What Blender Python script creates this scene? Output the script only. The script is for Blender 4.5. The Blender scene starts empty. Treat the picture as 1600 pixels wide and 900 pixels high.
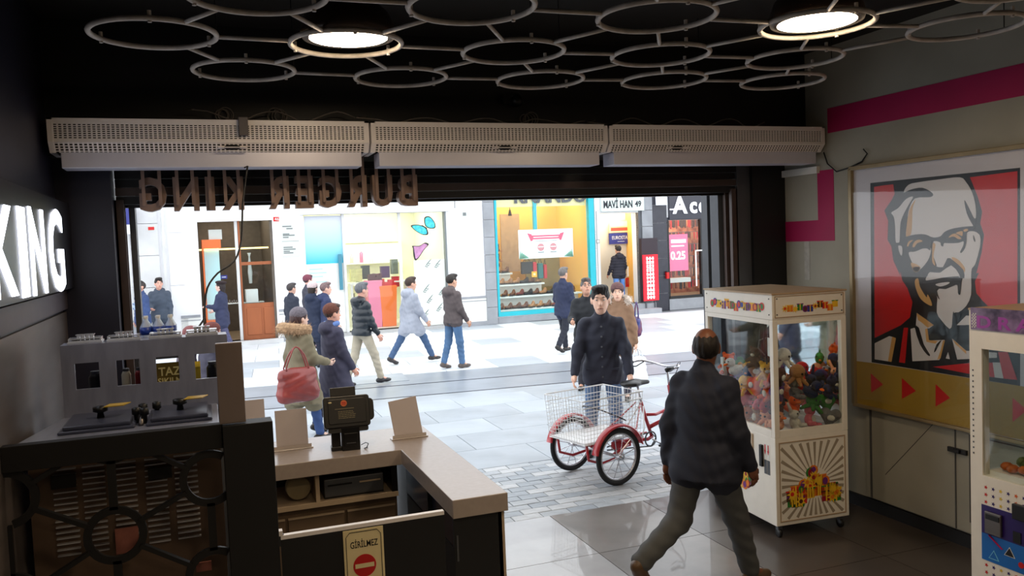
import bpy, math, random
import numpy as np
from mathutils import Vector, Matrix
random.seed(7)
PI = math.pi
R = math.radians

# ---------------------------------------------------------------- camera
F_PX, CAM_H = 1305.0, 2.35
YAW, PITCH, ROLL = R(20.2), R(-3.18), R(2.3)
_fw = np.array([math.sin(YAW)*math.cos(PITCH), math.cos(YAW)*math.cos(PITCH), math.sin(PITCH)])
_r0 = np.array([math.cos(YAW), -math.sin(YAW), 0.0]); _u0 = np.cross(_r0, _fw)
_r = _r0*math.cos(ROLL) - _u0*math.sin(ROLL); _u = _r0*math.sin(ROLL) + _u0*math.cos(ROLL)
_C = np.array([0, 0, CAM_H])
cam_data = bpy.data.cameras.new('camera'); cam = bpy.data.objects.new('camera', cam_data)
bpy.context.scene.collection.objects.link(cam)
cam_data.sensor_fit = 'HORIZONTAL'; cam_data.sensor_width = 36.0; cam_data.lens = 36.0*F_PX/1600.0
cam_data.clip_end = 200; cam_data.clip_start = 0.05
M3 = Matrix(((_r[0], _u[0], -_fw[0]), (_r[1], _u[1], -_fw[1]), (_r[2], _u[2], -_fw[2])))
cam.matrix_world = Matrix.Translation((0, 0, CAM_H)) @ M3.to_4x4()
bpy.context.scene.camera = cam

# ---------------------------------------------------------------- sky, exposure
world = bpy.data.worlds.new('overcast_sky'); bpy.context.scene.world = world; world.use_nodes = True
wn = world.node_tree.nodes['Background']; wn.inputs[0].default_value = (0.92, 0.96, 1.0, 1); wn.inputs[1].default_value = 2.5
vs = bpy.context.scene.view_settings
vs.view_transform = 'Standard'; vs.look = 'None'; vs.gamma = 1.0; vs.exposure = 0.0; vs.use_curve_mapping = False
LAMP = 46.0
SHOPLIGHT = 70.0       # watts of each shop lamp over the street
# ---------------------------------------------------------------- helpers
def ray(x, y): return _fw + _r*(x-800)/F_PX - _u*(y-450)/F_PX
def at(x, y, ax, v):
    d = ray(x, y); t = (v-_C[ax])/d[ax]; return Vector(_C+t*d)
COL = bpy.context.scene.collection
def lin(c): return tuple(((x/12.92) if x <= 0.04045 else ((x+0.055)/1.055)**2.4) for x in c)
_m = {}
def mat(name, col, rough=0.6, metal=0.0, noise=0.0, scale=8.0, bump=0.0, emit=0.0, col2=None, spec=0.5, stretch=None, objcol=False, coat=0.0):
    if name in _m: return _m[name]
    m = bpy.data.materials.new(name); m.use_nodes = True; nt = m.node_tree; b = nt.nodes['Principled BSDF']
    c = lin(col)
    b.inputs['Base Color'].default_value = (*c, 1); b.inputs['Roughness'].default_value = rough
    b.inputs['Metallic'].default_value = metal; b.inputs['Specular IOR Level'].default_value = spec
    b.inputs['Coat Weight'].default_value = coat
    if noise or bump or objcol:
        tc = nt.nodes.new('ShaderNodeTexCoord'); mp = nt.nodes.new('ShaderNodeMapping')
        nt.links.new(tc.outputs['Object'], mp.inputs[0])
        if stretch: mp.inputs['Scale'].default_value = stretch
        nz = nt.nodes.new('ShaderNodeTexNoise'); nz.inputs['Scale'].default_value = scale; nz.inputs['Detail'].default_value = 5
        nt.links.new(mp.outputs[0], nz.inputs[0])
        if noise:
            mx = nt.nodes.new('ShaderNodeMix'); mx.data_type = 'RGBA'
            c2 = lin(col2) if col2 else tuple(x*(1-noise) for x in c)
            rp = nt.nodes.new('ShaderNodeMapRange'); rp.inputs[1].default_value = 0.35; rp.inputs[2].default_value = 0.65
            nt.links.new(nz.outputs[0], rp.inputs[0]); nt.links.new(rp.outputs[0], mx.inputs[0])
            mx.inputs[6].default_value = (*c, 1); mx.inputs[7].default_value = (*c2, 1)
            nt.links.new(mx.outputs[2], b.inputs['Base Color'])
            src = mx.outputs[2]
            if objcol:
                oi = nt.nodes.new('ShaderNodeObjectInfo'); m2 = nt.nodes.new('ShaderNodeMix'); m2.data_type = 'RGBA'; m2.blend_type = 'MULTIPLY'
                m2.inputs[0].default_value = 1; nt.links.new(src, m2.inputs[6]); nt.links.new(oi.outputs['Color'], m2.inputs[7])
                nt.links.new(m2.outputs[2], b.inputs['Base Color'])
        if bump:
            bp = nt.nodes.new('ShaderNodeBump'); bp.inputs['Strength'].default_value = bump; bp.inputs['Distance'].default_value = 0.02
            nt.links.new(nz.outputs[0], bp.inputs['Height']); nt.links.new(bp.outputs[0], b.inputs['Normal'])
    if emit:
        b.inputs['Emission Color'].default_value = (*c, 1); b.inputs['Emission Strength'].default_value = emit
    _m[name] = m; return m
def glassmat(name, tint=(1, 1, 1), refl=1.0):
    m = bpy.data.materials.new(name); m.use_nodes = True; nt = m.node_tree
    for n in list(nt.nodes):
        if n.type != 'OUTPUT_MATERIAL': nt.nodes.remove(n)
    out = [n for n in nt.nodes if n.type == 'OUTPUT_MATERIAL'][0]
    tr = nt.nodes.new('ShaderNodeBsdfTransparent'); tr.inputs[0].default_value = (*tint, 1)
    gl = nt.nodes.new('ShaderNodeBsdfGlossy'); gl.inputs['Roughness'].default_value = 0.03
    fr = nt.nodes.new('ShaderNodeLayerWeight'); fr.inputs[0].default_value = .5
    pw = nt.nodes.new('ShaderNodeMath'); pw.operation = 'POWER'; pw.inputs[1].default_value = 4.5; nt.links.new(fr.outputs['Facing'], pw.inputs[0])
    mm = nt.nodes.new('ShaderNodeMath'); mm.operation = 'MULTIPLY_ADD'; mm.inputs[1].default_value = .85*refl; mm.inputs[2].default_value = .05*refl
    nt.links.new(pw.outputs[0], mm.inputs[0])
    mx = nt.nodes.new('ShaderNodeMixShader'); nt.links.new(mm.outputs[0], mx.inputs[0]); nt.links.new(tr.outputs[0], mx.inputs[1]); nt.links.new(gl.outputs[0], mx.inputs[2])
    nt.links.new(mx.outputs[0], out.inputs[0]); return m
def tag(o, label=None, cat=None, group=None, kind=None):
    if label: o['label'] = label
    if cat: o['category'] = cat
    if group: o['group'] = group
    if kind: o['kind'] = kind
    return o
def thing(name, label, cat, loc=(0, 0, 0), rz=0.0, group=None):
    o = bpy.data.objects.new(name, None); COL.objects.link(o); o.location = loc; o.rotation_euler = (0, 0, rz)
    o.empty_display_size = 0.1
    return tag(o, label, cat, group)
def link(me, name, mats, parent=None, smooth=False, bevel=0, loc=None, rz=None, mw=None):
    if not isinstance(mats, (list, tuple)): mats = [mats]
    for m in mats: me.materials.append(m)
    o = bpy.data.objects.new(name, me); COL.objects.link(o)
    if parent: o.parent = parent
    if loc is not None: o.location = loc
    if rz is not None: o.rotation_euler = (0, 0, rz)
    if mw is not None: o.matrix_world = mw
    if smooth: me.polygons.foreach_set('use_smooth', [True]*len(me.polygons))
    if bevel:
        b = o.modifiers.new('bevel', 'BEVEL'); b.width = bevel; b.segments = 2; b.limit_method = 'ANGLE'
    return o
class MB:
    def __init__(s): s.v = []; s.f = []; s.m = []
    def add(s, vs, fs, mi=0):
        n = len(s.v); s.v += [tuple(v) for v in vs]; s.f += [tuple(i+n for i in f) for f in fs]; s.m += [mi]*len(fs); return s
    def box(s, x0, x1, y0, y1, z0, z1, mi=0, M=None):
        if x0 > x1: x0, x1 = x1, x0
        if y0 > y1: y0, y1 = y1, y0
        if z0 > z1: z0, z1 = z1, z0
        vs = [Vector((x, y, z)) for z in (z0, z1) for y in (y0, y1) for x in (x0, x1)]
        if M is not None: vs = [M @ v for v in vs]
        return s.add(vs, [(0, 2, 3, 1), (4, 5, 7, 6), (0, 1, 5, 4), (2, 6, 7, 3), (0, 4, 6, 2), (1, 3, 7, 5)], mi)
    def bar(s, a, b, w, h=None, mi=0):
        a = Vector(a); b = Vector(b); d = (b-a).normalized(); h = h or w
        up = Vector((0, 0, 1)) if abs(d.z) < .95 else Vector((0, 1, 0))
        sx = d.cross(up).normalized(); sy = sx.cross(d)
        vs = [p+sx*w/2*i+sy*h/2*j for p in (a, b) for j in (-1, 1) for i in (-1, 1)]
        return s.add(vs, [(0, 2, 3, 1), (4, 5, 7, 6), (0, 1, 5, 4), (2, 6, 7, 3), (0, 4, 6, 2), (1, 3, 7, 5)], mi)
    def tube(s, pts, r, n=8, closed=False, mi=0):
        P = [Vector(p) for p in pts]; N = len(P)
        rr = r if isinstance(r, (list, tuple)) else [r]*N
        vs = []; side = None
        for i in range(N):
            if closed: d = P[(i+1) % N]-P[i-1]
            else: d = P[min(i+1, N-1)]-P[max(i-1, 0)]
            d.normalize()
            if side is None:
                up = Vector((0, 0, 1)) if abs(d.z) < .9 else Vector((1, 0, 0)); side = d.cross(up).normalized()
            else: side = (side-d*side.dot(d)).normalized()
            o2 = d.cross(side)
            for k in range(n):
                a = 2*PI*k/n; vs.append(P[i]+(side*math.cos(a)+o2*math.sin(a))*rr[i])
        fs = []
        for i in range(N if closed else N-1):
            j = (i+1) % N
            for k in range(n): fs.append((i*n+k, i*n+(k+1) % n, j*n+(k+1) % n, j*n+k))
        if not closed: fs += [tuple(range(n))[::-1], tuple((N-1)*n+k for k in range(n))]
        return s.add(vs, fs, mi)
    def ring(s, c, rad, r, n=40, k=8, ax='z', mi=0):
        pts = []
        for i in range(n):
            a = 2*PI*i/n; u, w = rad*math.cos(a), rad*math.sin(a)
            pts.append({'z': (c[0]+u, c[1]+w, c[2]), 'y': (c[0]+u, c[1], c[2]+w), 'x': (c[0], c[1]+u, c[2]+w)}[ax])
        return s.tube(pts, r, k, True, mi)
    def lathe(s, prof, c=(0, 0, 0), n=24, mi=0, ax='z'):
        vs = []; K = len(prof)
        for r, z in prof:
            for k in range(n):
                a = 2*PI*k/n; p = (r*math.cos(a), r*math.sin(a), z)
                if ax == 'y': p = (p[0], p[2], p[1])
                if ax == 'x': p = (p[2], p[0], p[1])
                vs.append((c[0]+p[0], c[1]+p[1], c[2]+p[2]))
        fs = [(i*n+k, i*n+(k+1) % n, (i+1)*n+(k+1) % n, (i+1)*n+k) for i in range(K-1) for k in range(n)]
        fs += [tuple(range(n))[::-1], tuple((K-1)*n+k for k in range(n))]
        return s.add(vs, fs, mi)
    def prism(s, pts, d, mi=0):
        n = len(pts); P = [Vector(p) for p in pts]; Q = [p+Vector(d) for p in P]
        return s.add(P+Q, [tuple(range(n))[::-1], tuple(range(n, 2*n))]+[(i, (i+1) % n, n+(i+1) % n, n+i) for i in range(n)], mi)
    def ell(s, c, r, n=12, mi=0, rot=None):
        vs = []; m = n//2
        for i in range(m+1):
            t = PI*i/m
            for k in range(n):
                p = Vector((r[0]*math.sin(t)*math.cos(2*PI*k/n), r[1]*math.sin(t)*math.sin(2*PI*k/n), r[2]*math.cos(t)))
                if rot is not None: p = rot @ p
                vs.append(p+Vector(c))
        return s.add(vs, [(i*n+k, (i+1)*n+k, (i+1)*n+(k+1) % n, i*n+(k+1) % n) for i in range(m) for k in range(n)], mi)
    def mesh(s, name):
        me = bpy.data.meshes.new(name); me.from_pydata(s.v, [], s.f); me.polygons.foreach_set('material_index', s.m); me.update(); return me
    def build(s, name, mats, parent=None, **k): return link(s.mesh(name), name, mats, parent, **k)
def frame4(b, x0, x1, z0, z1, y0, y1, w, mi=0):
    b.box(x0, x0+w, y0, y1, z0, z1, mi); b.box(x1-w, x1, y0, y1, z0, z1, mi)
    b.box(x0+w, x1-w, y0, y1, z0, z0+w, mi); b.box(x0+w, x1-w, y0, y1, z1-w, z1, mi)
def text(s, name, m, h, M, parent=None, depth=0.004, bold=0.0, sx=1.0, align='LEFT', width=None, mi=None):
    cu = bpy.data.curves.new('txt', 'FONT'); cu.body = s; cu.size = 1; cu.extrude = 0.5; cu.offset = bold; cu.resolution_u = 3
    o = bpy.data.objects.new('txt', cu); COL.objects.link(o)
    dg = bpy.context.evaluated_depsgraph_get(); me = bpy.data.meshes.new_from_object(o.evaluated_get(dg))
    bpy.data.objects.remove(o); bpy.data.curves.remove(cu)
    co = np.empty(len(me.vertices)*3); me.vertices.foreach_get('co', co); co = co.reshape(-1, 3)
    mn, mxx = co.min(0), co.max(0)
    sc = h/(mxx[1]-mn[1]); co[:, 1] = (co[:, 1]-mn[1])*sc
    fx = (width/(mxx[0]-mn[0])) if width else sc*sx
    co[:, 0] = (co[:, 0]-mn[0])*fx
    if align == 'CENTER': co[:, 0] -= (mxx[0]-mn[0])*fx/2
    co[:, 2] = (co[:, 2]+0.5)*depth
    me.vertices.foreach_set('co', co.ravel())
    me.transform(M); me.materials.clear(); me.update()
    return link(me, name, m, parent)
def MX(o, x, y):            # text plane: origin, x direction, y direction
    x = Vector(x).normalized(); y = Vector(y).normalized(); z = x.cross(y)
    return Matrix(((x[0], y[0], z[0], o[0]), (x[1], y[1], z[1], o[1]), (x[2], y[2], z[2], o[2]), (0, 0, 0, 1)))
def smooth_poly(pts, n=3):
    P = [Vector(p) for p in pts]; N = len(P); out = []
    for i in range(N):
        a, b, c, d = P[i-1], P[i], P[(i+1) % N], P[(i+2) % N]
        for k in range(n):
            t = k/n
            out.append(0.5*((2*b)+(c-a)*t+(2*a-5*b+4*c-d)*t*t+(3*b-a-3*c+d)*t*t*t))
    return out

# ---- signed-distance modelling for bodies, clothes and toys (surface nets)
def nets(V, org, res):
    nx, ny, nz = V.shape; S = V < 0
    cs = (nx-1, ny-1, nz-1); P = np.zeros(cs+(3,), np.float32); Cn = np.zeros(cs, np.float32)
    def acc(a, b, ax, o1, o2):
        cr = (a < 0) != (b < 0)
        with np.errstate(divide='ignore', invalid='ignore'): t = np.where(cr, a/(a-b), 0).astype(np.float32)
        q = [None]*3; oth = [i for i in range(3) if i != ax]
        P[..., ax] += t; P[..., oth[0]] += cr*o1; P[..., oth[1]] += cr*o2
        np.add(Cn, cr, out=Cn)
    for o1 in (0, 1):
        for o2 in (0, 1):
            acc(V[:-1, o1:ny-1+o1, o2:nz-1+o2], V[1:, o1:ny-1+o1, o2:nz-1+o2], 0, o1, o2)
            acc(V[o1:nx-1+o1, :-1, o2:nz-1+o2], V[o1:nx-1+o1, 1:, o2:nz-1+o2], 1, o1, o2)
            acc(V[o1:nx-1+o1, o2:ny-1+o2, :-1], V[o1:nx-1+o1, o2:ny-1+o2, 1:], 2, o1, o2)
    on = Cn > 0; idx = -np.ones(cs, np.int64); idx[on] = np.arange(on.sum())
    g = np.argwhere(on); vs = (g+P[on]/Cn[on][:, None])*res+org
    F = []
    def quads(cr, flip, offs):
        p = np.argwhere(cr); 
        if not len(p): return
        fl = flip[cr]
        q = np.stack([idx[tuple((p+o).T)] for o in offs], 1)
        q[fl] = q[fl][:, ::-1]; F.append(q)
    A = S[:-1, 1:-1, 1:-1]; B = S[1:, 1:-1, 1:-1]; quads(A != B, B, [(0, 0, 0), (0, 1, 0), (0, 1, 1), (0, 0, 1)])
    A = S[1:-1, :-1, 1:-1]; B = S[1:-1, 1:, 1:-1]; quads(A != B, B, [(0, 0, 0), (0, 0, 1), (1, 0, 1), (1, 0, 0)])
    A = S[1:-1, 1:-1, :-1]; B = S[1:-1, 1:-1, 1:]; quads(A != B, B, [(0, 0, 0), (1, 0, 0), (1, 1, 0), (0, 1, 0)])
    return vs, (np.concatenate(F) if F else np.zeros((0, 4), int))
def _local(pr):
    k = pr[0]
    if k == 'cap': a, b, ra, rb = pr[1:5]; r = max(ra, rb); return np.minimum(a, b)-r, np.maximum(a, b)+r
    if k == 'ell': r = max(pr[2]); return np.array(pr[1])-r, np.array(pr[1])+r
    if k == 'loft':
        st = pr[1]; r = max(max(s[3], s[4]) for s in st); lo = np.array([-r-.05, -r-.05, st[0][0]]); hi = np.array([r+.05, r+.05, st[-1][0]])
        M = pr[2]
        cs = np.array([[x, y, z] for x in (lo[0], hi[0]) for y in (lo[1], hi[1]) for z in (lo[2], hi[2])]) @ M[:3, :3].T+M[:3, 3]
        return cs.min(0), cs.max(0)
def sdf(prims, res, k=0.03, wrinkle=None, cuts=(), ragged=0.0):
    lo = np.min([_local(p)[0] for p in prims], 0)-3*res; hi = np.max([_local(p)[1] for p in prims], 0)+3*res
    n = np.ceil((hi-lo)/res).astype(int)+1
    V = np.full(n, 1.0, np.float32)
    ax = [lo[i]+np.arange(n[i])*res for i in range(3)]
    for p in prims:
        a, b = _local(p); kk = k; e = kk+3*res
        i0 = np.maximum(((a-e-lo)/res).astype(int), 0); i1 = np.minimum(np.ceil((b+e-lo)/res).astype(int)+1, n)
        X = ax[0][i0[0]:i1[0], None, None]; Y = ax[1][None, i0[1]:i1[1], None]; Z = ax[2][None, None, i0[2]:i1[2]]
        if p[0] == 'cap':
            A, B, ra, rb = p[1:5]; A = np.array(A); d = np.array(B)-A; L2 = max(float(d@d), 1e-9)
            h = np.clip(((X-A[0])*d[0]+(Y-A[1])*d[1]+(Z-A[2])*d[2])/L2, 0, 1)
            D = np.sqrt((X-A[0]-h*d[0])**2+(Y-A[1]-h*d[1])**2+(Z-A[2]-h*d[2])**2)-(ra+(rb-ra)*h)
        elif p[0] == 'ell':
            c, r = p[1], p[2]; x, y, z = X-c[0], Y-c[1], Z-c[2]
            if len(p) > 3 and p[3] is not None:
                Rm = p[3]; x, y, z = Rm[0, 0]*x+Rm[1, 0]*y+Rm[2, 0]*z, Rm[0, 1]*x+Rm[1, 1]*y+Rm[2, 1]*z, Rm[0, 2]*x+Rm[1, 2]*y+Rm[2, 2]*z
            k0 = np.sqrt((x/r[0])**2+(y/r[1])**2+(z/r[2])**2); k1 = np.sqrt((x/r[0]**2)**2+(y/r[1]**2)**2+(z/r[2]**2)**2)+1e-9
            D = k0*(k0-1)/k1
        else:
            st, M = p[1], p[2]; Mi = np.linalg.inv(M)
            x = Mi[0, 0]*X+Mi[0, 1]*Y+Mi[0, 2]*Z+Mi[0, 3]; y = Mi[1, 0]*X+Mi[1, 1]*Y+Mi[1, 2]*Z+Mi[1, 3]; z = Mi[2, 0]*X+Mi[2, 1]*Y+Mi[2, 2]*Z+Mi[2, 3]
            zs = [s[0] for s in st]; cx, cy, ra, rb = [np.interp(z, zs, [s[j] for s in st]) for j in (1, 2, 3, 4)]
            q = np.sqrt(((x-cx)/ra)**2+((y-cy)/rb)**2); D = (q-1)*np.minimum(ra, rb)
            D = np.maximum(D, np.maximum(zs[0]-z, z-zs[-1]))
        sl = tuple(slice(i0[i], i1[i]) for i in range(3)); W = V[sl]
        h = np.maximum(kk-np.abs(W-D), 0)/kk
        V[sl] = np.minimum(W, D)-h*h*kk*.25
    X = ax[0][:, None, None]; Y = ax[1][None, :, None]; Z = ax[2][None, None, :]
    if wrinkle: V = V+wrinkle(X, Y, Z)
    for (pt, nrm) in cuts:      # keep the half space behind the plane, with a ragged edge
        V = np.maximum(V, (X-pt[0])*nrm[0]+(Y-pt[1])*nrm[1]+(Z-pt[2])*nrm[2]+ragged*(np.sin(X*70+1)+.6*np.sin(X*165+Z*60)+.8*np.sin(Z*75+Y*50)))
    return nets(V.astype(np.float32), lo, res)
def sdf_obj(name, prims, res, m, parent=None, k=0.03, wrinkle=None, cuts=(), extra=None, ragged=0.0, **kw):
    vs, fs = sdf(prims, res, k, wrinkle, cuts, ragged)
    vl = vs.tolist(); fl = fs.tolist()
    if extra:
        n = len(vl); vl += [tuple(v) for v in extra.v]; fl += [tuple(i+n for i in f) for f in extra.f]
    me = bpy.data.meshes.new(name); me.from_pydata(vl, [], fl); me.update()
    return link(me, name, m, parent, smooth=True, **kw)

# ================================================================ SHOP SHELL
XL, XR, YS, ZC = -0.90, 5.10, 6.50, 3.90
m_black = mat('black_paint', (.07, .07, .08), .55, noise=.3, scale=3)
m_ceil = mat('black_ceiling', (.09, .085, .08), .8, noise=.3, scale=2)
m_lwall = mat('dark_navy_wall', (.13, .13, .20), .45, noise=.3, scale=2)
m_rwall = mat('beige_grey_wall', (.66, .65, .60), .75, noise=.10, scale=3, bump=.1)
m_pink = mat('magenta_paint', (.68, .03, .33), .6, noise=.08, scale=4)
m_white = mat('white_paint', (.9, .9, .88), .5, noise=.04, scale=6)
m_whitemetal = mat('white_enamel', (.97, .95, .95), .35, noise=.05, scale=5)
m_dark = mat('dark_plastic', (.06, .06, .065), .4, noise=.2, scale=10)
m_steel = mat('brushed_steel', (.50, .48, .47), .34, .85, noise=.18, scale=6, stretch=(.3, .3, 6))
m_floor = mat('grey_stone_tile', (.60, .60, .61), .40, noise=.22, scale=2.5, bump=.06, coat=.6)
m_floor.node_tree.nodes['Principled BSDF'].inputs['IOR'].default_value = 1.9
m_floor3 = mat('half_shade_painted_tile', (.48, .46, .44), .36, noise=.3, scale=2.5, bump=.06, coat=.3)
m_floor2 = mat('shade_painted_tile', (.30, .27, .25), .33, noise=.3, scale=2.5, bump=.06, coat=.2)  # mid and dark tiles: dim reflection near the right wall painted into the colour
m_grout = mat('dark_grout', (.34, .34, .34), .8, noise=.2)
m_brown = mat('brown_guide', (.30, .24, .22), .5, noise=.2)
m_grey = mat('grey_metal', (.34, .35, .37), .5, .3, noise=.1)

def struct(name, b, m, **k):
    o = b.build(name, m, **k); o['kind'] = 'structure'; return o
fl = struct('floor', MB().box(-1.1, 5.3, -3, 6.50, -.12, -.03), m_grout)
tilemes = []
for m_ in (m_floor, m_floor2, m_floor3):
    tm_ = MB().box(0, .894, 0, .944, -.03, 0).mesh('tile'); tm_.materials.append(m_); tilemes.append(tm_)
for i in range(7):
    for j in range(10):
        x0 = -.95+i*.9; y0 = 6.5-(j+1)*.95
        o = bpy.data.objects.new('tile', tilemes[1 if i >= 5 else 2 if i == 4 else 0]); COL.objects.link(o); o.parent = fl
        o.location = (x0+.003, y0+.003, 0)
struct('ceiling', MB().box(-1.1, 5.3, -3, 6.6, ZC, ZC+.1), m_ceil)
wl = struct('wall_left', MB().box(XL-.15, XL, -3, 6.9, 0, ZC+.1), m_lwall)
wr = struct('wall_right', MB().box(XR, XR+.15, -3, 6.9, 0, ZC+.1), m_rwall)
struct('wall_back', MB().box(-1.1, 5.3, -3.12, -3, 0, ZC+.1), m_black)
wf = struct('wall_front', MB().box(XL, XR, 6.12, 6.9, 3.02, ZC), m_black)
struct('baseboard_right', MB().box(XR-.02, XR, -3, 6.45, 0, .10), m_black)
# left wall cladding
b = MB().box(XL, XL+.02, 1.0, 6.3, .2, 2.0); b.build('steel_panel', mat('dull_steel_sheet', (.46, .43, .42), .4, .4, noise=.3, scale=3, stretch=(1, .5, 3)), wl)
MB().box(XL, XL+.03, 1.0, 6.3, 2.02, 2.14).build('trim_strip', mat('mauve_trim', (.33, .30, .33), .5, .3, noise=.1), wl)
# jambs and shutter guides
b = MB().box(XL, -.56, 6.3, 6.9, 0, 3.02); struct('trim_1', b, m_lwall)
b = MB().box(4.74, XR, 6.42, 6.9, 0, 3.02); struct('trim_2', b, m_black)
b = MB().box(4.60, 4.74, 6.46, 6.62, 0, 3.02); struct('trim_3', b, m_grey)
def guide(x, s):
    b = MB(); b.box(x, x+.06*s, 6.46, 6.50, 0, 2.75); b.box(x, x+.012*s, 6.46, 6.60, 0, 2.75); b.box(x, x+.06*s, 6.56, 6.60, 0, 2.75)
    return b
for n, x, s in (('trim_4', -.56, 1), ('trim_5', 4.60, -1)): struct(n, guide(x, s), m_brown)
b = MB().box(-.48, -.44, 6.6, 6.75, 0, 2.73); b.box(4.50, 4.57, 6.62, 6.75, 0, 2.73); b.box(4.50, 4.56, 6.80, 6.9, 0, 2.73)
struct('trim_6', b, m_grey)
# rolled up shutter: box and slats at the head of the opening
sh = thing('roller_shutter', 'dark brown roller shutter rolled up under the head of the shop opening', 'shutter', (2.0, 6.5, 2.72))
for k in range(5):
    MB().box(-2.55, 2.6, -.03 if k % 2 else -.01, .08, .0+k*.06, .055+k*.06).build('slat', [m_black, m_brown][k == 1], sh)
MB().box(-2.55, 2.6, .08, .13, -.02, .02).build('bottom_bar', m_dark, sh)

# right wall paint bands, frame panels, lower cupboard fronts
b = MB().box(XR-.004, XR, -3, 5.84, 3.17, 3.38)
b.build('painted_band', m_pink, wr)
b = MB(); p = lambda x, y: at(x, y, 0, XR)
z0, z1 = p(1260, 377).z, p(1260, 345).z
b.box(XR-.004, XR, 5.78, 6.42, z0, z1); b.box(XR-.004, XR, 5.78, 5.98, z1, 2.86)
b.build('painted_band', m_pink, wr)
MB().box(XR-.035, XR, 5.95, 6.42, 2.84, 2.90).build('ledge', m_white, wr)
MB().box(XR-.003, XR, 6.1, 6.17, 1.9, 2.25).build('glue_mark', mat('pale_glue', (.74, .73, .7), .6, noise=.2, scale=20, bump=.4), wr)
b = MB().box(XR-.03, XR, 3.0, 5.42, .12, .90); b.build('lower_panel', m_rwall, wr)
b = MB().box(XR-.035, XR-.03, 5.36, 5.38, .12, .9); b.box(XR-.036, XR-.03, 4.54, 4.55, .12, .9)
b.bar((XR-.031, 4.72, .88), (XR-.031, 5.22, .35), .004, .004)
for a0 in (3.72, 4.42): b.box(XR-.034, XR-.03, a0, a0+.008, .2, .84)
b.box(XR-.034, XR-.03, 3.72, 4.42, .2, .208); b.box(XR-.034, XR-.03, 3.72, 4.42, .832, .84)
b.build('panel_joint', m_grout, wr)
b = MB().box(XR-.05, XR-.03, 4.44, 4.60, .685, .72); b.box(XR-.065, XR-.05, 4.49, 4.55, .69, .715); b.build('latch', m_dark, wr)
ow = MB()
cab = [p(1290, 238), p(1296, 256), p(1310, 268), p(1330, 262), p(1350, 252), p(1358, 240), p(1352, 233)]
ow.tube([v-Vector((.02, 0, 0)) for v in cab], .006, 6)
tag(ow.build('wall_cable', m_dark, smooth=True), 'loose black cable drooping on the wall at the top left corner of the framed print', 'cable')

# ================================================================ FRAMED PORTRAIT POSTER
XF = XR-.05
def q(x, y, d=0): v = at(x, y, 0, XF); return Vector((XF-d, v.y, v.z))
fr = thing('framed_print', 'large framed red, white and black print of a smiling man with glasses and bow tie', 'picture', (XF, 4.0, .88))
FO = Vector((XF, 4.0, .88))
Y0, Y1, Z0, Z1 = 2.1, at(1330, 262, 0, XF).y, .885, 2.84
def fl_box(b, x0, x1, y0, y1, z0, z1, mi=0): return b.box(x0-FO.x, x1-FO.x, y0-FO.y, y1-FO.y, z0-FO.z, z1-FO.z, mi)
b = MB(); fl_box(b, XF-.0, XF+.045, Y0, Y1, Z0, Z1); b.build('backing', mat('white_print_paper', (.80, .80, .84), .35, noise=.03), fr)
b = MB()
for (a0, a1, c0, c1) in ((Y1-.025, Y1+.012, Z0, Z1), (Y0, Y1, Z1-.02, Z1+.012), (Y0, Y1, Z0-.02, Z0+.005)): fl_box(b, XF-.03, XF+.045, a0, a1, c0, c1)
b.build('frame', mat('gold_frame', (.62, .55, .42), .4, .4, noise=.15), fr, bevel=.004)
m_pr = [mat('print_black', (.05, .05, .07), .35, noise=.1), mat('print_red', (.80, .08, .10), .3, noise=.08), mat('print_white', (.84, .84, .86), .3, noise=.03),
        mat('print_tan', (.82, .64, .38), .35, noise=.05), mat('print_gold', (.66, .54, .18), .4, noise=.1, scale=4)]
prt = MB()
def shape(pts, mi, lay, sm=3):
    P = [q(x, y, .001+.0012*lay)-FO for x, y in pts]
    if sm > 1: P = smooth_poly(P, sm)
    prt.prism(P, (.0008, 0, 0), mi)
def c1(L): return [(1350+x/5, 255+y/5) for x, y in L]
def c2(L): return [(1350+x/5, 420+y/5) for x, y in L]
def c3(L): return [(1340+x/6, 550+y/6) for x, y in L]
zt = lambda x, y: (x, y)
shape([(1360, 286), (1594, 262), (1594, 603), (1362, 566)], 0, 0, 1)
ge = [(1330, 563), (1362, 567), (1594, 603), (1640, 611), (1640, 697), (1337, 630)]
shape(ge, 4, 0, 1)
shape(c1([(80, 185), (160, 172), (230, 165), (240, 240), (215, 290), (160, 370), (190, 450), (185, 600), (215, 650), (230, 760), (285, 880)])+c2([(285, 20), (300, 90), (340, 150), (380, 260), (360, 380), (290, 440), (85, 540)]), 1, 1, 1)
shape(c1([(830, 110), (1200, 62), (1200, 880)])+c2([(1200, 600), (1060, 380), (925, 245), (880, 190), (868, 100), (900, 30)])+c1([(880, 860), (920, 700), (940, 560), (910, 470), (925, 380), (890, 260)]), 1, 1, 1)
shape(c1([(312, 228), (350, 168), (450, 145), (600, 125), (750, 110), (800, 150), (845, 225), (872, 330), (875, 425), (850, 492), (760, 500), (640, 530), (600, 570), (540, 580), (480, 557), (400, 560), (330, 570), (342, 460), (350, 370), (400, 275), (520, 265), (538, 235), (460, 192), (370, 205)]), 2, 1)
shape(c1([(215, 385), (270, 350), (330, 280), (385, 262), (350, 325), (305, 410), (285, 480), (278, 615), (250, 615), (245, 500), (235, 420)]), 2, 1)
shape(c1([(405, 285), (355, 370), (330, 568), (368, 555), (378, 450), (382, 350)]), 3, 2)
shape(c1([(787, 288), (830, 365), (862, 430), (880, 430), (868, 492), (845, 470), (805, 390)]), 0, 2)
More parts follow.
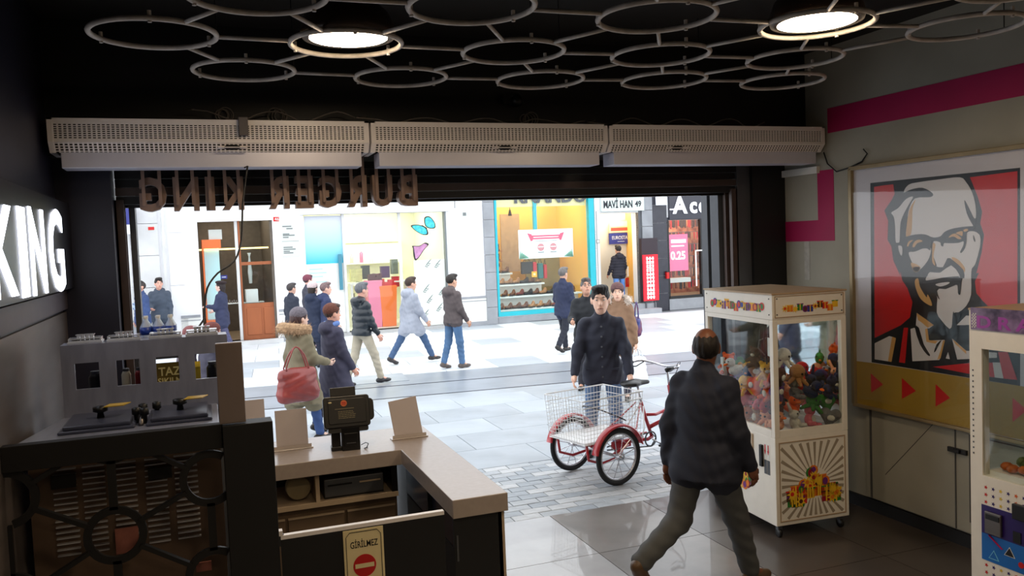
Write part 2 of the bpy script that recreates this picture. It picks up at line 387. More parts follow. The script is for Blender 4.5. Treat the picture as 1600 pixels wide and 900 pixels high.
shape(c1([(545, 610), (600, 620), (700, 625), (775, 610), (800, 545), (850, 530), (905, 560), (908, 650), (870, 790), (845, 820)])+c2([(838, 60), (838, 200), (800, 290), (740, 340), (702, 345), (690, 430), (670, 470), (605, 400), (570, 340), (575, 230), (565, 180), (600, 130), (480, 92), (520, 30)])+c1([(530, 850), (570, 800), (540, 720)]), 2, 1, 2)
shape(c1([(350, 700), (400, 690), (480, 660), (525, 665), (510, 740), (470, 800), (420, 840), (385, 790)]), 2, 1)
shape(c1([(368, 780), (400, 785), (440, 812), (412, 852), (385, 830)]), 3, 2)
shape(c1([(540, 625), (560, 640), (545, 720), (560, 800), (535, 770), (535, 700)]), 3, 2)
shape(c1([(688, 735), (740, 755), (790, 820), (775, 860), (720, 800)]), 3, 2)
shape(c1([(325, 578), (400, 558), (480, 556), (535, 588), (600, 572), (640, 533), (700, 510), (800, 495), (870, 495), (850, 525), (808, 540), (805, 600), (792, 660), (765, 700), (755, 690), (780, 640), (774, 600), (700, 622), (632, 618), (622, 650), (605, 642), (592, 602), (532, 608), (520, 680), (495, 665), (430, 670), (385, 695), (370, 665), (330, 640), (255, 640), (260, 622), (325, 612)]), 0, 3, 2)
for L in ([(340, 645), (355, 610), (388, 600), (362, 625), (350, 650)], [(382, 650), (400, 612), (435, 596), (462, 610), (420, 625), (398, 655)],
          [(665, 582), (690, 556), (722, 552), (765, 588), (740, 592), (705, 572)], [(722, 545), (772, 530), (772, 568), (750, 560)], [(782, 520), (812, 512), (815, 528), (788, 535)]):
    shape(c1(L), 3, 4)
shape(c1([(270, 645), (300, 655), (298, 722), (280, 700)]), 2, 2)
shape(c1([(858, 560), (872, 600), (868, 615), (858, 590)]), 0, 3)
shape(c1([(500, 800), (560, 805), (620, 812), (655, 742), (700, 760), (780, 835), (785, 900)])+c2([(775, 70), (765, 110), (755, 200), (738, 190), (735, 140), (720, 125), (640, 158), (570, 158), (595, 240), (570, 205), (540, 120), (480, 95), (500, 60)])+c1([(440, 860), (480, 830)]), 0, 3, 2)
shape(c1([(500, 882), (520, 850), (600, 855), (685, 797), (748, 868), (750, 895)])+c2([(745, 58), (620, 68), (490, 92)]), 2, 4, 2)
shape(c2([(562, 122), (610, 108), (672, 104), (655, 122), (600, 138)]), 2, 4)
shape(c2([(400, 95), (425, 75), (440, 140), (490, 222), (500, 200), (530, 262), (525, 290), (450, 240), (410, 160)]), 3, 2)
shape(c2([(385, -10), (400, 20), (430, 15), (440, -15)]), 3, 2)
shape(c2([(700, 335), (712, 350), (760, 352), (745, 400), (700, 440), (692, 420)]), 0, 3)
shape(c2([(365, 470), (405, 458), (415, 345), (545, 440), (505, 470), (512, 560), (632, 555), (590, 712), (380, 722)]), 2, 1, 1)
shape(c2([(413, 345), (480, 390), (548, 440), (500, 460), (455, 420), (425, 400)]), 3, 2, 1)
shape(c2([(480, 470), (500, 465), (512, 558), (580, 562), (560, 585), (490, 570)]), 3, 2, 1)
shape(c2([(600, 640), (620, 560), (635, 560), (600, 700), (575, 708)]), 3, 2, 1)
shape(c2([(400, 458), (432, 460), (470, 590), (520, 672), (498, 672), (440, 590)]), 0, 3, 2)
shape(c2([(610, 555), (570, 590), (550, 650), (565, 640), (590, 590)]), 0, 3, 2)
shape(c2([(690, 545), (800, 640), (1040, 655), (1040, 695), (730, 708)]), 2, 1, 1)
shape(c2([(690, 545), (800, 640), (800, 665), (720, 590)]), 3, 2, 1)
shape(c2([(725, 440), (800, 365), (900, 370), (860, 440)]), 2, 1, 1)
shape(c2([(640, 700), (658, 650), (672, 706)]), 2, 1, 1)
shape(c2([(85, 582), (200, 525), (250, 542), (215, 727), (85, 706)]), 2, 1, 1)
shape(c2([(222, 530), (252, 542), (217, 727), (190, 722)]), 3, 2, 1)
shape(c2([(312, 460), (346, 460), (322, 737), (275, 730)]), 1, 1, 1)
shape(c2([(540, 765), (640, 755), (830, 735), (1080, 740), (1180, 860), (820, 820)]), 1, 1, 1)
shape(c2([(500, 465), (660, 472), (805, 438), (950, 440), (950, 560), (805, 540), (640, 548), (512, 555)]), 0, 4, 1)
shape(c3([(1320, 0), (1410, 0), (1500, 262), (1370, 248), (1160, 222), (1160, 100), (1340, 100)]), 1, 2, 1)
shape(c3([(1165, 97), (1215, 99), (1242, 232), (1170, 222)]), 2, 3, 1)
shape(c3([(1270, 97), (1340, 99), (1372, 248), (1290, 238)]), 2, 3, 1)
for L in ([(125, 200), (240, 305), (130, 380)], [(417, 243), (548, 365), (417, 440)], [(733, 300), (868, 430), (733, 512)], [(1110, 380), (1238, 490), (1110, 570)], [(1455, 430), (1590, 545), (1455, 655)]):
    shape(c3(L), 1, 1, 1)
prt.build('printed_picture', m_pr, fr)
g_cover = glassmat('cover_glass', refl=.45)
b = MB(); fl_box(b, XF-.020, XF-.016, Y0, Y1, Z0, Z1); b.build('glass', g_cover, fr)

# ================================================================ LIT WALL LETTERS, LEFT
sg = thing('illuminated_sign', 'black wall board with glowing white letters KING', 'sign', (XL, 5.2, 2.16))
MB().box(0.0, .08, -3.2, 1.12, 0, .56).build('sign_board', mat('board_navy_black', (.07, .07, .12), .35, noise=.2), sg)
m_glow = mat('white_glow', (.93, .95, 1.0), .4, emit=3.0, noise=0)
XK = XL+.09
ka, kb = at(-6, 400, 0, XK).y, at(105, 400, 0, XK).y
xs = [(-6, 44), (37, 54), (53, 84), (80, 106)]
def zz(x, yy): return at(x, yy, 0, XK)
for ch, (xa, xb), (ya, yb), (ta, tb) in zip('KING', [(-6, 35), (38, 50), (55, 79), (84, 107)], [(326, 470), (327, 466), (331, 463), (332, 459)], [(0, 0)]*4):
    P0 = zz(xa, yb); P1 = zz(xb, yb); T = zz((xa+xb)/2, ya)
    h = T.z-(P0.z+P1.z)/2
    o = text(ch, 'letter', m_glow, h, MX((XK-.008, P0.y, P0.z), (0, 1, 0), (0, 0, 1)), None, depth=.006, bold=.018, width=(P1.y-P0.y)*.92)
    # text faces +x (into the room)
    o.parent = sg; o.location = (-XL, -5.2, -2.16)

# ================================================================ RING LATTICE AND LAMPS
ZR = 3.45
m_ring = mat('dusty_white_tube', (.86, .83, .80), .6, noise=.25, scale=12)
lat = thing('ceiling_lattice', 'suspended lattice of pale painted rings joined by short rods under the ceiling', 'lattice', (2.0, 4.5, ZR))
rings = [(-.165, 4.55), (.79, 4.58), (1.76, 4.6), (2.69, 4.52), (3.64, 4.46), (.30, 5.36), (1.28, 5.42), (2.24, 5.36), (3.14, 5.24), (4.08, 5.14),
         (.28, 3.78), (1.24, 3.76), (2.21, 3.74), (3.17, 3.70), (4.09, 3.57), (-.2, 2.95), (.77, 2.93), (1.74, 2.92), (2.7, 2.88), (3.64, 2.85)]
RR = .295
for (x, y) in rings:
    o = MB().ring((0, 0, 0), RR, .014, 48, 8).build('ring', m_ring, lat, smooth=True); o.location = (x-2, y-4.5, 0)
for i, a in enumerate(rings):
    for c in rings[i+1:]:
        d = math.dist(a, c)
        if d < 1.12:
            ux, uy = (c[0]-a[0])/d, (c[1]-a[1])/d
            MB().tube([(a[0]+ux*RR-2, a[1]+uy*RR-4.5, 0), (c[0]-ux*RR-2, c[1]-uy*RR-4.5, 0)], .011, 6).build('rod', m_ring, lat, smooth=True)
b = MB()
for (x, y) in rings[:15]:
    for a in (.5, 2.6, 4.7):
        b.tube([(x+RR*math.cos(a)-2, y+RR*math.sin(a)-4.5, -.02), (x+RR*math.cos(a)-2, y+RR*math.sin(a)-4.5, .035)], .010, 6)
b.build('bolt', m_ring, lat)['kind'] = 'stuff'
for i in (0, 2, 4, 5, 8, 14, 11): MB().tube([(rings[i][0]+RR-2, rings[i][1]-4.5, 0), (rings[i][0]+RR-2, rings[i][1]-4.5, ZC-ZR)], .003, 5).build('hanger_wire', m_dark, lat)
m_lamp = mat('warm_lamp_face', (1.0, .89, .74), .4, emit=LAMP)
def lamp(x, y, label, tilt=0):
    t = thing('ceiling_lamp', label, 'lamp', (x, y, 3.46), group='round ceiling lamps')
    MB().lathe([(.215, 0), (.24, .0), (.25, .03), (.22, .12), (.14, .2), (.05, .26), (.05, .44)], n=40).build('lamp_shade', mat('bronze_shade', (.2, .15, .12), .4, .4, noise=.1), t, smooth=True)
    MB().lathe([(0.001, -.012), (.15, -.010), (.205, 0), (.205, .004)], n=40).build('diffuser', m_lamp, t)
    return t
lamp(.79, 4.50, 'glowing round lamp in a bronze shade inside the ring at the upper left')
lamp(3.17, 3.70, 'glowing round lamp in a bronze shade near the right wall')
for x, y, l_ in ((.8, 1.6, 'first added round lamp, unseen behind the camera, on the left'), (3.2, 1.6, 'first added round lamp, unseen behind the camera, on the right'), (.8, -.8, 'rearmost added round lamp, unseen, on the left of the shop'), (3.2, -.8, 'rearmost added round lamp, unseen, on the right of the shop')): lamp(x, y, l_)  # added lamps out of view, warming the right wall and machines

# ================================================================ AIR CURTAINS
m_slot = mat('dark_interior', (.12, .09, .08), .8, noise=.2)
def air_curtain(x0, x1, label, seed, badge):
    t = thing('air_curtain', label, 'air curtain', (x0, 5.85, 2.92), group='air curtains over the opening')
    L = x1-x0; rnd = random.Random(seed)
    # casing: end section swept along x
    sec = [(.012, .29), (.012, .165), (.06, .105), (.10, .105), (.30, .105), (.30, .30), (.012, .30)]
    b = MB(); b.prism([(0.02, y, z) for y, z in sec], (L-.04, 0, 0), 0); b.build('casing', m_slot, t)
    b = MB()
    for xx in (0, L-.03): b.prism([(xx, y, z) for y, z in [(-.005, .305), (-.005, .16), (.05, .095), (.31, .095), (.31, .305)]], (.03, 0, 0))
    b.box(0, L, -.003, .012, .275, .305); b.box(0, L, -.003, .012, .155, .175); b.box(0, L, -.005, .31, .295, .305)
    b.build('end_cap', m_whitemetal, t)
    b = MB(); n = int(L/.028)
    for i in range(n+1):
        x = .03+(L-.06)*i/n; w = .010
        b.box(x-w/2, x+w/2, 0, .010, .17, .28)
        b.bar((x, .004, .158), (x, .055, .098), w, .006)
    for k in range(8):
        z = .178+k*.0135; b.box(.03, L-.03, .001, .011, z-.003, z+.003)
    for k in range(4):
        f = .12+k*.25; b.bar((.03, .004+.051*f, .158-.06*f), (L-.03, .004+.051*f, .158-.06*f), .006, .006)
    b.build('grille', m_whitemetal, t)
    b = MB(); b.box(badge-.09, badge+.09, -.001, .02, .10, .105)
    b.bar((badge-.09, .03, .126), (badge+.09, .03, .126), .085, .004); b.build('blank_plate', m_whitemetal, t)
    rot = Matrix.Rotation(R(40), 3, 'X')
    MB().ell((badge, .026, .128), (.055, .006, .022), 20, rot=rot).build('badge', m_dark, t, smooth=True)
    b = MB().box(.06, L-.05, .05, .24, .0, .10); b.build('air_outlet', mat('pale_outlet', (.86, .86, .92), .35, .2, noise=.05), t, bevel=.004)
    return t
air_curtain(-.855, 1.135, 'long white perforated air curtain at the left end above the opening', 1, 1.08)
air_curtain(1.15, 2.99, 'white perforated air curtain in the middle of the three', 2, 1.0)
air_curtain(3.005, 5.07, 'white perforated air curtain at the right end beside the magenta band', 3, .62)
b = MB().box(.27, .33, 5.81, 5.845, 3.12, 3.24); tag(b.build('receiver_box', mat('grey_receiver', (.35, .33, .34), .5), bevel=.004), 'small grey receiver box clipped over the top of the left air curtain', 'box')
def wob(x0, x1, y, z, amp, seed, r=.005):
    rnd = random.Random(seed); pts = []
    n = int((x1-x0)/.08)+2
    for i in range(n):
        x = x0+(x1-x0)*i/(n-1); pts.append((x, y+rnd.uniform(-.02, .02), z+amp*(.5+.5*math.sin(i*1.1+seed))+rnd.uniform(0, .01)))
    return MB().tube(smooth_poly(pts+[pts[-1]], 2)[:-4], r, 5)
for i, (x0, x1, a, lab) in enumerate(((.0, 1.1, .07, 'thin pale wire looping over the left air curtain'), (1.15, 2.9, .04, 'thin pale wire lying in waves along the middle air curtain'), (2.95, 4.6, .06, 'thin pale wire lying in waves along the right air curtain'))):
    tag(wob(x0, x1, 5.98, 3.235, a, i+1).build('loose_wire', mat('dusty_wire', (.45, .42, .40), .6, noise=.2), smooth=True), lab, 'wire')
for i, (x, lab) in enumerate(((.18, 'coil of grey wire heaped on the left air curtain near its receiver'), (.55, 'second, smaller coil of grey wire on the left air curtain'), (2.42, 'coil of grey wire heaped on the middle air curtain'))):
    b = MB(); rnd = random.Random(i)
    for k in range(4): b.ring((x+rnd.uniform(-.03, .03), 6.06+k*.012, 3.29), .045+rnd.uniform(-.01, .01), .004, 20, 5, 'y')
    tag(b.build('wire_coil', mat('dusty_wire', (.45, .42, .40)), smooth=True), lab, 'wire')
t = thing('security_camera', 'small dark dome camera on the black wall above the middle air curtain', 'camera', (2.33, 6.09, 3.43))
MB().ell((0, -.03, 0), (.05, .05, .05), 16).build('dome', m_dark, t, smooth=True); MB().box(-.11, -.03, -.03, .03, -.02, .04).build('mount', m_dark, t)

# ================================================================ OUTSIDE SIGN SEEN FROM BEHIND
sg = thing('shop_sign', 'brown channel letters BURGER KING seen from behind and hanging in the opening', 'sign', (1.57, 6.30, 2.655))
m_let = mat('letter_back', (.60, .50, .45), .45, .2, noise=.15)
xs = -1.0
seq = [('B', .135), ('U', .135), ('R', .13), ('G', .145), ('E', .115), ('R', .13), (' ', .075), ('K', .135), ('I', .055), ('N', .15), ('G', .155)]
tot = sum(w for _, w in seq)+.045*10; sc = 1.93/tot; x = 0
for ch, w in seq:
    w2 = w*sc*1.05
    if ch != ' ':
        o = text(ch, 'letter', m_let, .235, MX((0, 0, 0), (-1, 0, 0), (0, 0, 1)), sg, depth=.09, bold=.035, width=w2)
        o.location = (-x, -.03, 0)
        b = MB()
        for fx in ((.22, .82) if ch != 'I' else (.5,)): b.box(-x-w2*fx-.011, -x-w2*fx+.011, -.07, -.05, .04 if ch != 'I' else .0, .42)
        b.build('support_bar', m_let, sg)
    x += w2+.045*sc*.9

# ================================================================ COUNTER
m_top = mat('beige_worktop', (.70, .65, .62), .22, noise=.06, scale=30, spec=.5)
m_beige = mat('beige_laminate', (.74, .66, .56), .4, noise=.06, scale=10)
m_brn = mat('brown_steel_door', (.50, .42, .34), .38, .2, noise=.2, scale=3)
m_navyp = mat('navy_reflective_panel', (.22, .23, .30), .2, .3, noise=.1)
def counter_xy(w, z0, z1):
    return [(x, y, z0) for x, y in w]
ct = MB().prism(counter_xy([(.13, 5.41), (1.16, 5.41), (1.16, 4.19), (1.47, 4.19), (1.47, 6.10), (.13, 6.10)], .9, 1), (0, 0, .10))
tag(ct.build('worktop', m_top, bevel=.004), 'beige L-shaped counter worktop in the middle of the opening', 'worktop')
cb = thing('counter_cabinet', 'counter base with open shelf and brown doors under the back arm of the worktop', 'cabinet', (.4, 5.75, 0))
def cbx(n, m, *a, **k): return MB().box(a[0]-.4, a[1]-.4, a[2]-5.75, a[3]-5.75, a[4], a[5]).build(n, m, cb, **k)
cbx('body', m_brn, .14, 1.14, 5.52, 6.06, .06, .68); cbx('shelf', m_beige, .14, 1.14, 5.46, 6.05, .68, .71)
cbx('back_board', m_dark, .14, 1.14, 5.95, 6.06, .71, .90); cbx('divider', m_beige, .60, .625, 5.46, 5.95, .71, .90)
cbx('side_board', m_dark, 1.10, 1.14, 5.47, 5.95, .71, .90)
for x0, x1 in ((.16, .40), (.42, .78), (.80, 1.12)): 
    d = cbx('door', m_brn, x0, x1, 5.50, 5.52, .10, .62, bevel=.003)
    MB().box(x0-.4, x1-.4, -.262, -.25, .612, .624).build('door_edge', m_beige, d)
cr = thing('counter_end_cabinet', 'black-fronted counter base with navy inner panel under the right arm of the worktop', 'cabinet', (1.3, 5.0, 0))
def crx(n, m, *a, **k): return MB().box(a[0]-1.3, a[1]-1.3, a[2]-5, a[3]-5, a[4], a[5]).build(n, m, cr, **k)
crx('body', m_dark, 1.22, 1.42, 4.25, 6.04, 0, .9); crx('inner_panel', m_navyp, 1.195, 1.22, 4.30, 5.45, .70, .9)
crx('inner_panel', m_black, 1.195, 1.22, 4.30, 5.45, .05, .69)
crx('front_panel', m_black, 1.17, 1.44, 4.22, 4.25, 0, .9); crx('side_panel', m_beige, 1.42, 1.455, 4.22, 6.06, 0, .9)
crx('divider', m_dark, 1.17, 1.195, 4.78, 4.80, .7, .9)
MB().box(-.12, -.11, -.785, -.78, .66, .80).build('handle', m_grey, cr)
# things on the shelf
t = thing('cash_drawer', 'flat grey metal drawer unit with two slots on the shelf under the worktop', 'drawer', (.86, 5.6, .71))
MB().box(-.20, .19, -.10, .25, .012, .13).build('body', m_grey, t, bevel=.005); MB().box(-.18, -.02, -.105, -.10, .085, .095).build('slot', m_dark, t); MB().box(.03, .17, -.105, -.10, .085, .095).build('slot', m_beige, t)
MB().box(-.20, .19, -.09, -.03, 0, .012).build('foot', m_dark, t)
t = thing('tape_roll', 'round pale roll standing on the shelf left of the drawer unit', 'roll', (.50, 5.58, .80))
MB().lathe([(.03, -.04), (.075, -.04), (.08, -.03), (.08, .03), (.075, .04), (.03, .04)], n=28, ax='y').build('roll', mat('pale_roll', (.55, .50, .38), .6, noise=.1), t, smooth=False)
MB().lathe([(.001, -.035), (.03, -.035), (.03, .035), (.001, .035)], n=20, ax='y').build('core', m_beige, t)
# swing gate with sign
gt = thing('swing_gate', 'low black swing gate with pale top bar between the post and the counter', 'gate', (.69, 4.2, 0))
MB().box(-.41, .42, -.012, .012, .12, .935).build('panel', m_black, gt); MB().box(-.41, .42, -.016, .016, .935, .955).build('top_bar', m_whitemetal, gt)
for z in (.3, .93): MB().lathe([(.012, -.03), (.012, .03)], (-.405, 0, z), 10).build('hinge', m_grey, gt)
MB().box(-.44, -.40, -.02, .02, .955, .98).build('latch', m_whitemetal, gt)
sn = thing('no_entry_sign', 'cream sign GİRİLMEZ NO with red no-entry disc on the black gate', 'sign', (.682, 4.18, .30))
m_cream = mat('cream_sign', (.93, .87, .68), .45, noise=.05); m_ink = mat('black_ink', (.06, .05, .05), .5); m_red = mat('sign_red', (.78, .08, .08), .4, noise=.04)
MB().box(-.102, .102, 0, .005, .0, .63).build('board', m_cream, sn, bevel=.002)
b = MB(); 
for (x0, x1, z0, z1) in ((-.09, -.087, .05, .595), (.087, .09, .05, .595), (-.07, .07, .615, .618)): b.box(x0, x1, -.002, 0, z0, z1)
b.bar((-.088, -.001, .595), (-.07, -.001, .616), .003, .002); b.bar((.088, -.001, .595), (.07, -.001, .616), .003, .002)
b.build('border_line', m_ink, sn)
text('GİRİLMEZ', 'lettering', m_ink, .045, MX((-.068, -.0005, .535), (1, 0, 0), (0, 0, 1)), sn, depth=.001, bold=.008, width=.14)
MB().lathe([(.001, -.002), (.058, -.002), (.058, 0), (.001, 0)], (0, 0, .44), 36, ax='y').build('disc', m_red, sn)
MB().box(-.048, .048, -.004, -.002, .43, .452).build('disc_bar', m_cream, sn)
text('NO', 'lettering', m_ink, .042, MX((-.038, -.0005, .325), (1, 0, 0), (0, 0, 1)), sn, depth=.001, bold=.02, width=.08)
# POS terminal
ps = thing('payment_terminal', 'black touch terminal seen from behind on the worktop, round orange badge on its back', 'terminal', (.86, 5.58, 1.0), R(-4))
m_pos = mat('black_abs', (.075, .072, .075), .38, noise=.1, scale=6)
def rbox(x0, x1, z0, z1, y0, y1, r):
    pts = []
    for cx, cz, a in ((x1-r, z1-r, 0), (x0+r, z1-r, 90), (x0+r, z0+r, 180), (x1-r, z0+r, 270)):
        for k in range(5): t_ = R(a+k*22.5); pts.append((cx+r*math.cos(t_), y0, cz+r*math.sin(t_)))
    return MB().prism(pts, (0, y1-y0, 0))
tl = R(-14); Tm = Matrix.Translation((0, 0, .20)) @ Matrix.Rotation(tl, 4, 'X')
def tilt(o): o.matrix_local = Tm; return o
hd = tilt(rbox(-.17, .135, -.045, .165, -.02, .045, .02).build('screen_housing', m_pos, ps, bevel=.006))
o = rbox(-.14, .11, -.02, .145, -.028, -.02, .015).build('back_cover', m_pos, hd, bevel=.003)
rbox(-.15, .165, -.01, .14, .0, .05, .03).build('screen_edge', m_pos, hd, bevel=.006)
MB().box(-.12, .05, 0, .03, .165, .225).build('customer_display', m_pos, hd, bevel=.004)
rbox(-.145, .12, -.075, -.04, 0, .04, .012).build('lower_edge', m_pos, hd)
b = MB().lathe([(.001, -.031), (.021, -.031), (.021, -.028)], (-.035, 0, .115), 28, ax='y'); b.build('round_badge', mat('badge_orange', (.85, .45, .25), .4), hd)
b = MB(); b.box(-.049, -.021, -.033, -.031, .117, .123); b.box(-.049, -.021, -.033, -.031, .107, .112); b.build('badge_stripe', m_red, hd)
MB().ell((-.125, -.029, .125), (.012, .003, .006), 12).build('small_sticker', m_cream, hd)
b = MB(); rnd = random.Random(3)
b.box(-.095, .03, -.030, -.028, .078, .081)
for k in range(5): 
    x = -.075
    while x < .025: w = rnd.uniform(.008, .022); b.box(x, x+w, -.030, -.028, .060-k*.011, .063-k*.011); x += w+.003
b.build('printed_lines', mat('pale_print', (.62, .58, .45), .5), hd)
b = MB(); b.box(-.06, .06, -.02, .07, 0, .16); b.box(-.045, .045, -.028, -.02, .03, .12); b.build('stand', m_pos, ps, bevel=.008)
MB().box(-.03, .03, -.032, -.028, .05, .056).build('stand_slot', m_grey, ps)
MB().box(-.125, -.065, .01, .07, 0, .15).build('card_reader', m_pos, ps, bevel=.006); MB().box(-.13, -.05, 0, .08, 0, .03).build('reader_base', m_pos, ps, bevel=.006)
MB().tube([(.07, .03, .02), (.1, .02, .035), (.115, .0, .03), (.10, -.02, .01), (.085, -.01, .004), (.11, .01, .004)], .003, 6).build('cable', m_pos, ps, smooth=True)
# acrylic card stands
m_card = mat('grey_pink_card', (.84, .80, .80), .45, noise=.03)
m_acr = mat('clear_acrylic', (.80, .76, .74), .15, noise=.02)
def stand(x, y, lab, w, h, rz, ti):
    t = thing('card_stand', lab, 'stand', (x, y, 1.0), rz, 'card stands on the worktop')
    o = MB().box(-w/2, w/2, -.004, .004, 0.01, h).build('card', m_card, t); o.rotation_euler = (R(-6), R(ti), 0)
    MB().box(-w/2-.03, w/2+.03, -.03, .035, 0, .008).build('base', m_acr, t, bevel=.003); MB().box(-w/2-.02, w/2+.02, -.012, -.008, .008, .03).build('lip', m_acr, t)
stand(.50, 5.80, 'grey card in an acrylic stand left of the payment terminal', .21, .27, 0, 0)
stand(1.29, 5.72, 'leaning grey card in an acrylic stand right of the payment terminal', .20, .28, 0, -7)
stand(.26, 5.86, 'grey card in an acrylic stand half hidden behind the black post', .15, .35, 0, 0)

# ================================================================ RAILING AND POST
pr = thing('black_railing', 'black screen of rings and short bars under a thick top rail at lower left', 'railing', (-.4, 4.2, 0))
def pbox(n, *a): return MB().box(a[0]+.4, a[1]+.4, a[2]-4.2, a[3]-4.2, a[4], a[5]).build(n, m_black, pr, bevel=.003)
pbox('top_rail', XL+.02, .04, 4.17, 4.23, 1.425, 1.54)
pbox('post', .04, .27, 4.14, 4.26, 0, 1.535)
gc = [(-.88, 1.30), (-.88, .83), (-.88, .36), (-.45, 1.54), (-.45, 1.07), (-.45, .60), (-.45, .13), (-.03, 1.28), (-.03, .81), (-.03, .34)]
for (x, z) in gc:
    pts = [(x+.4+.135*math.cos(2*PI*k/32), 0, z+.135*math.sin(2*PI*k/32)) for k in range(32)]
    pts2 = [(x+.4+.10*math.cos(2*PI*k/32), 0, z+.10*math.sin(2*PI*k/32)) for k in range(32)]
    keep = [k for k in range(32) if z+.135*math.sin(2*PI*k/32) < 1.46 and x+.135*math.cos(2*PI*k/32) > XL+.02 and x+.135*math.cos(2*PI*k/32) < .055]
    b = MB()
    for k in keep:
        j = (k+1) % 32
        b.prism([pts[k], pts[j], pts2[j], pts2[k]], (0, .02, 0))
    b.build('ring', m_black, pr)
for i, a in enumerate(gc):
    for c in gc[i+1:]:
        d = math.dist(a, c)
        if d < .52:
            ux, uz = (c[0]-a[0])/d, (c[1]-a[1])/d
            e0, e1 = .12, .12
            p0 = (a[0]+ux*e0, a[1]+uz*e0); p1 = (c[0]-ux*e1, c[1]-uz*e1)
            if max(p0[1], p1[1]) > 1.46 and min(p0[1], p1[1]) > 1.46: continue
            MB().bar((p0[0]+.4, .010, p0[1]), (p1[0]+.4, .010, p1[1]), .036, .020).build('bar', m_black, pr)
t = MB().box(.03, .15, 4.16, 4.20, 1.54, 1.925); tag(t.build('steel_plate', mat('warm_steel', (.60, .54, .52), .32, .3, noise=.15, stretch=(1, 1, .3)), bevel=.004), 'upright stainless steel plate standing on the black post', 'panel')

# ================================================================ SOFT ICE / TOPPING MACHINE
im = thing('dispensing_machine', 'stainless machine with louvred front, two lids and a back panel with four square holes', 'machine', (-.4, 4.7, 0))
def ib(b, n, m, par=None, **k):
    b.v = [(x+.4, y-4.7, z) for x, y, z in b.v]; return b.build(n, m, par or im, **k)
m_bsteel = mat('blue_grey_steel', (.56, .58, .66), .34, .25, noise=.2, scale=4, stretch=(5, 1, 1))
m_brsteel = mat('brown_steel', (.42, .34, .28), .45, .2, noise=.2, scale=3)
ib(MB().box(-.84, .03, 4.50, 5.0, .05, 1.46), 'body', m_brsteel)
ib(MB().prism([(-.86, 4.36, 1.46), (.03, 4.36, 1.46), (.03, 4.97, 1.46), (-.74, 4.97, 1.46)], (0, 0, .05)), 'top_plate', m_bsteel, bevel=.005)
m_lv = mat('louvre_steel', (.72, .72, .74), .3, .3, noise=.1)
for x0, x1 in [(83, 120), (130, 165), (178, 214), (228, 262), (274, 310)]:
    b = MB(); X0 = at(x0, 760, 1, 4.49).x; X1 = at(x1, 760, 1, 4.49).x
    for k in range(17):
        z = 1.37-k*.028
        b.bar((X0, 4.49, z), (X1, 4.49, z), .022, .006)
    o = ib(b, 'louvre', m_lv)
for (x0, y0, x1, y1, m) in [(80, 740, 118, 765, m_dark), (232, 728, 268, 750, m_dark), (182, 822, 216, 866, mat('pink_notice', (.62, .38, .33), .6, noise=.15, scale=30)), (307, 876, 330, 894, mat('pink_notice', (0, 0, 0)))]:
    a = at(x0, y1, 1, 4.47); c = at(x1, y0, 1, 4.47); ib(MB().box(a.x, c.x, 4.465, 4.475, a.z, c.z), 'label_plate', m)
m_lid = mat('dark_blue_lid', (.30, .32, .40), .28, .2, noise=.1)
for x0, x1 in ((-.70, -.36), (-.31, .0)):
    b = MB(); cx = (x0+x1)/2
    for w, z0, z1 in ((0, 1.51, 1.525), (.02, 1.525, 1.545)): b.box(x0+w, x1-w, 4.46+w, 4.86-w, z0, z1)
    l = ib(b, 'lid', m_lid, bevel=.006)
    ib(MB().lathe([(.018, 1.545), (.014, 1.57), (.035, 1.578), (.035, 1.60), (.01, 1.605)], (cx, 4.66, 0), 18), 'knob', m_dark, l, smooth=True)
    ib(MB().prism([(cx+.02, 4.62, 1.60), (cx+.11, 4.62, 1.60), (cx+.14, 4.70, 1.60), (cx+.04, 4.70, 1.60)], (0, 0, .004)), 'tag', mat('yellow_tag', (.75, .62, .12), .5), l)
for x, y in ((-.335, 4.70), (-.32, 4.56), (-.36, 4.60), (-.27, 4.72)):
    ib(MB().lathe([(.012, 1.51), (.012, 1.55), (.022, 1.555), (.022, 1.585), (.008, 1.59)], (x, y, 0), 14), 'clamp_knob', m_dark, smooth=True)
ib(MB().tube([(-.335, 4.5, 1.515), (-.335, 4.62, 1.55), (-.335, 4.75, 1.515)], .012, 8), 'hinge_bar', m_steel, smooth=True)
b = MB(); hx = [(-.672, -.555), (-.472, -.356), (-.274, -.158), (-.075, .037)]; za, zb = 1.655, 1.795
b.box(-.735, .10, 4.95, 4.97, 1.51, za); b.box(-.735, .10, 4.95, 4.97, zb, 1.895)
e = [-.735]+[v for h in hx for v in h]+[.10]
for i in range(0, len(e), 2): b.box(e[i], e[i+1], 4.95, 4.97, za, zb)
ib(b, 'back_panel', m_bsteel)
ib(MB().box(-.735, .10, 4.97, 5.55, 1.50, 1.515), 'deck', m_bsteel)
ib(MB().box(-.735, .10, 4.97, 5.10, 1.885, 1.895), 'top_shelf', m_bsteel)
for x in (-.735, -.51, -.315, -.115, .09): ib(MB().box(x, x+.012, 4.97, 5.10, 1.515, 1.885), 'rib', m_bsteel)
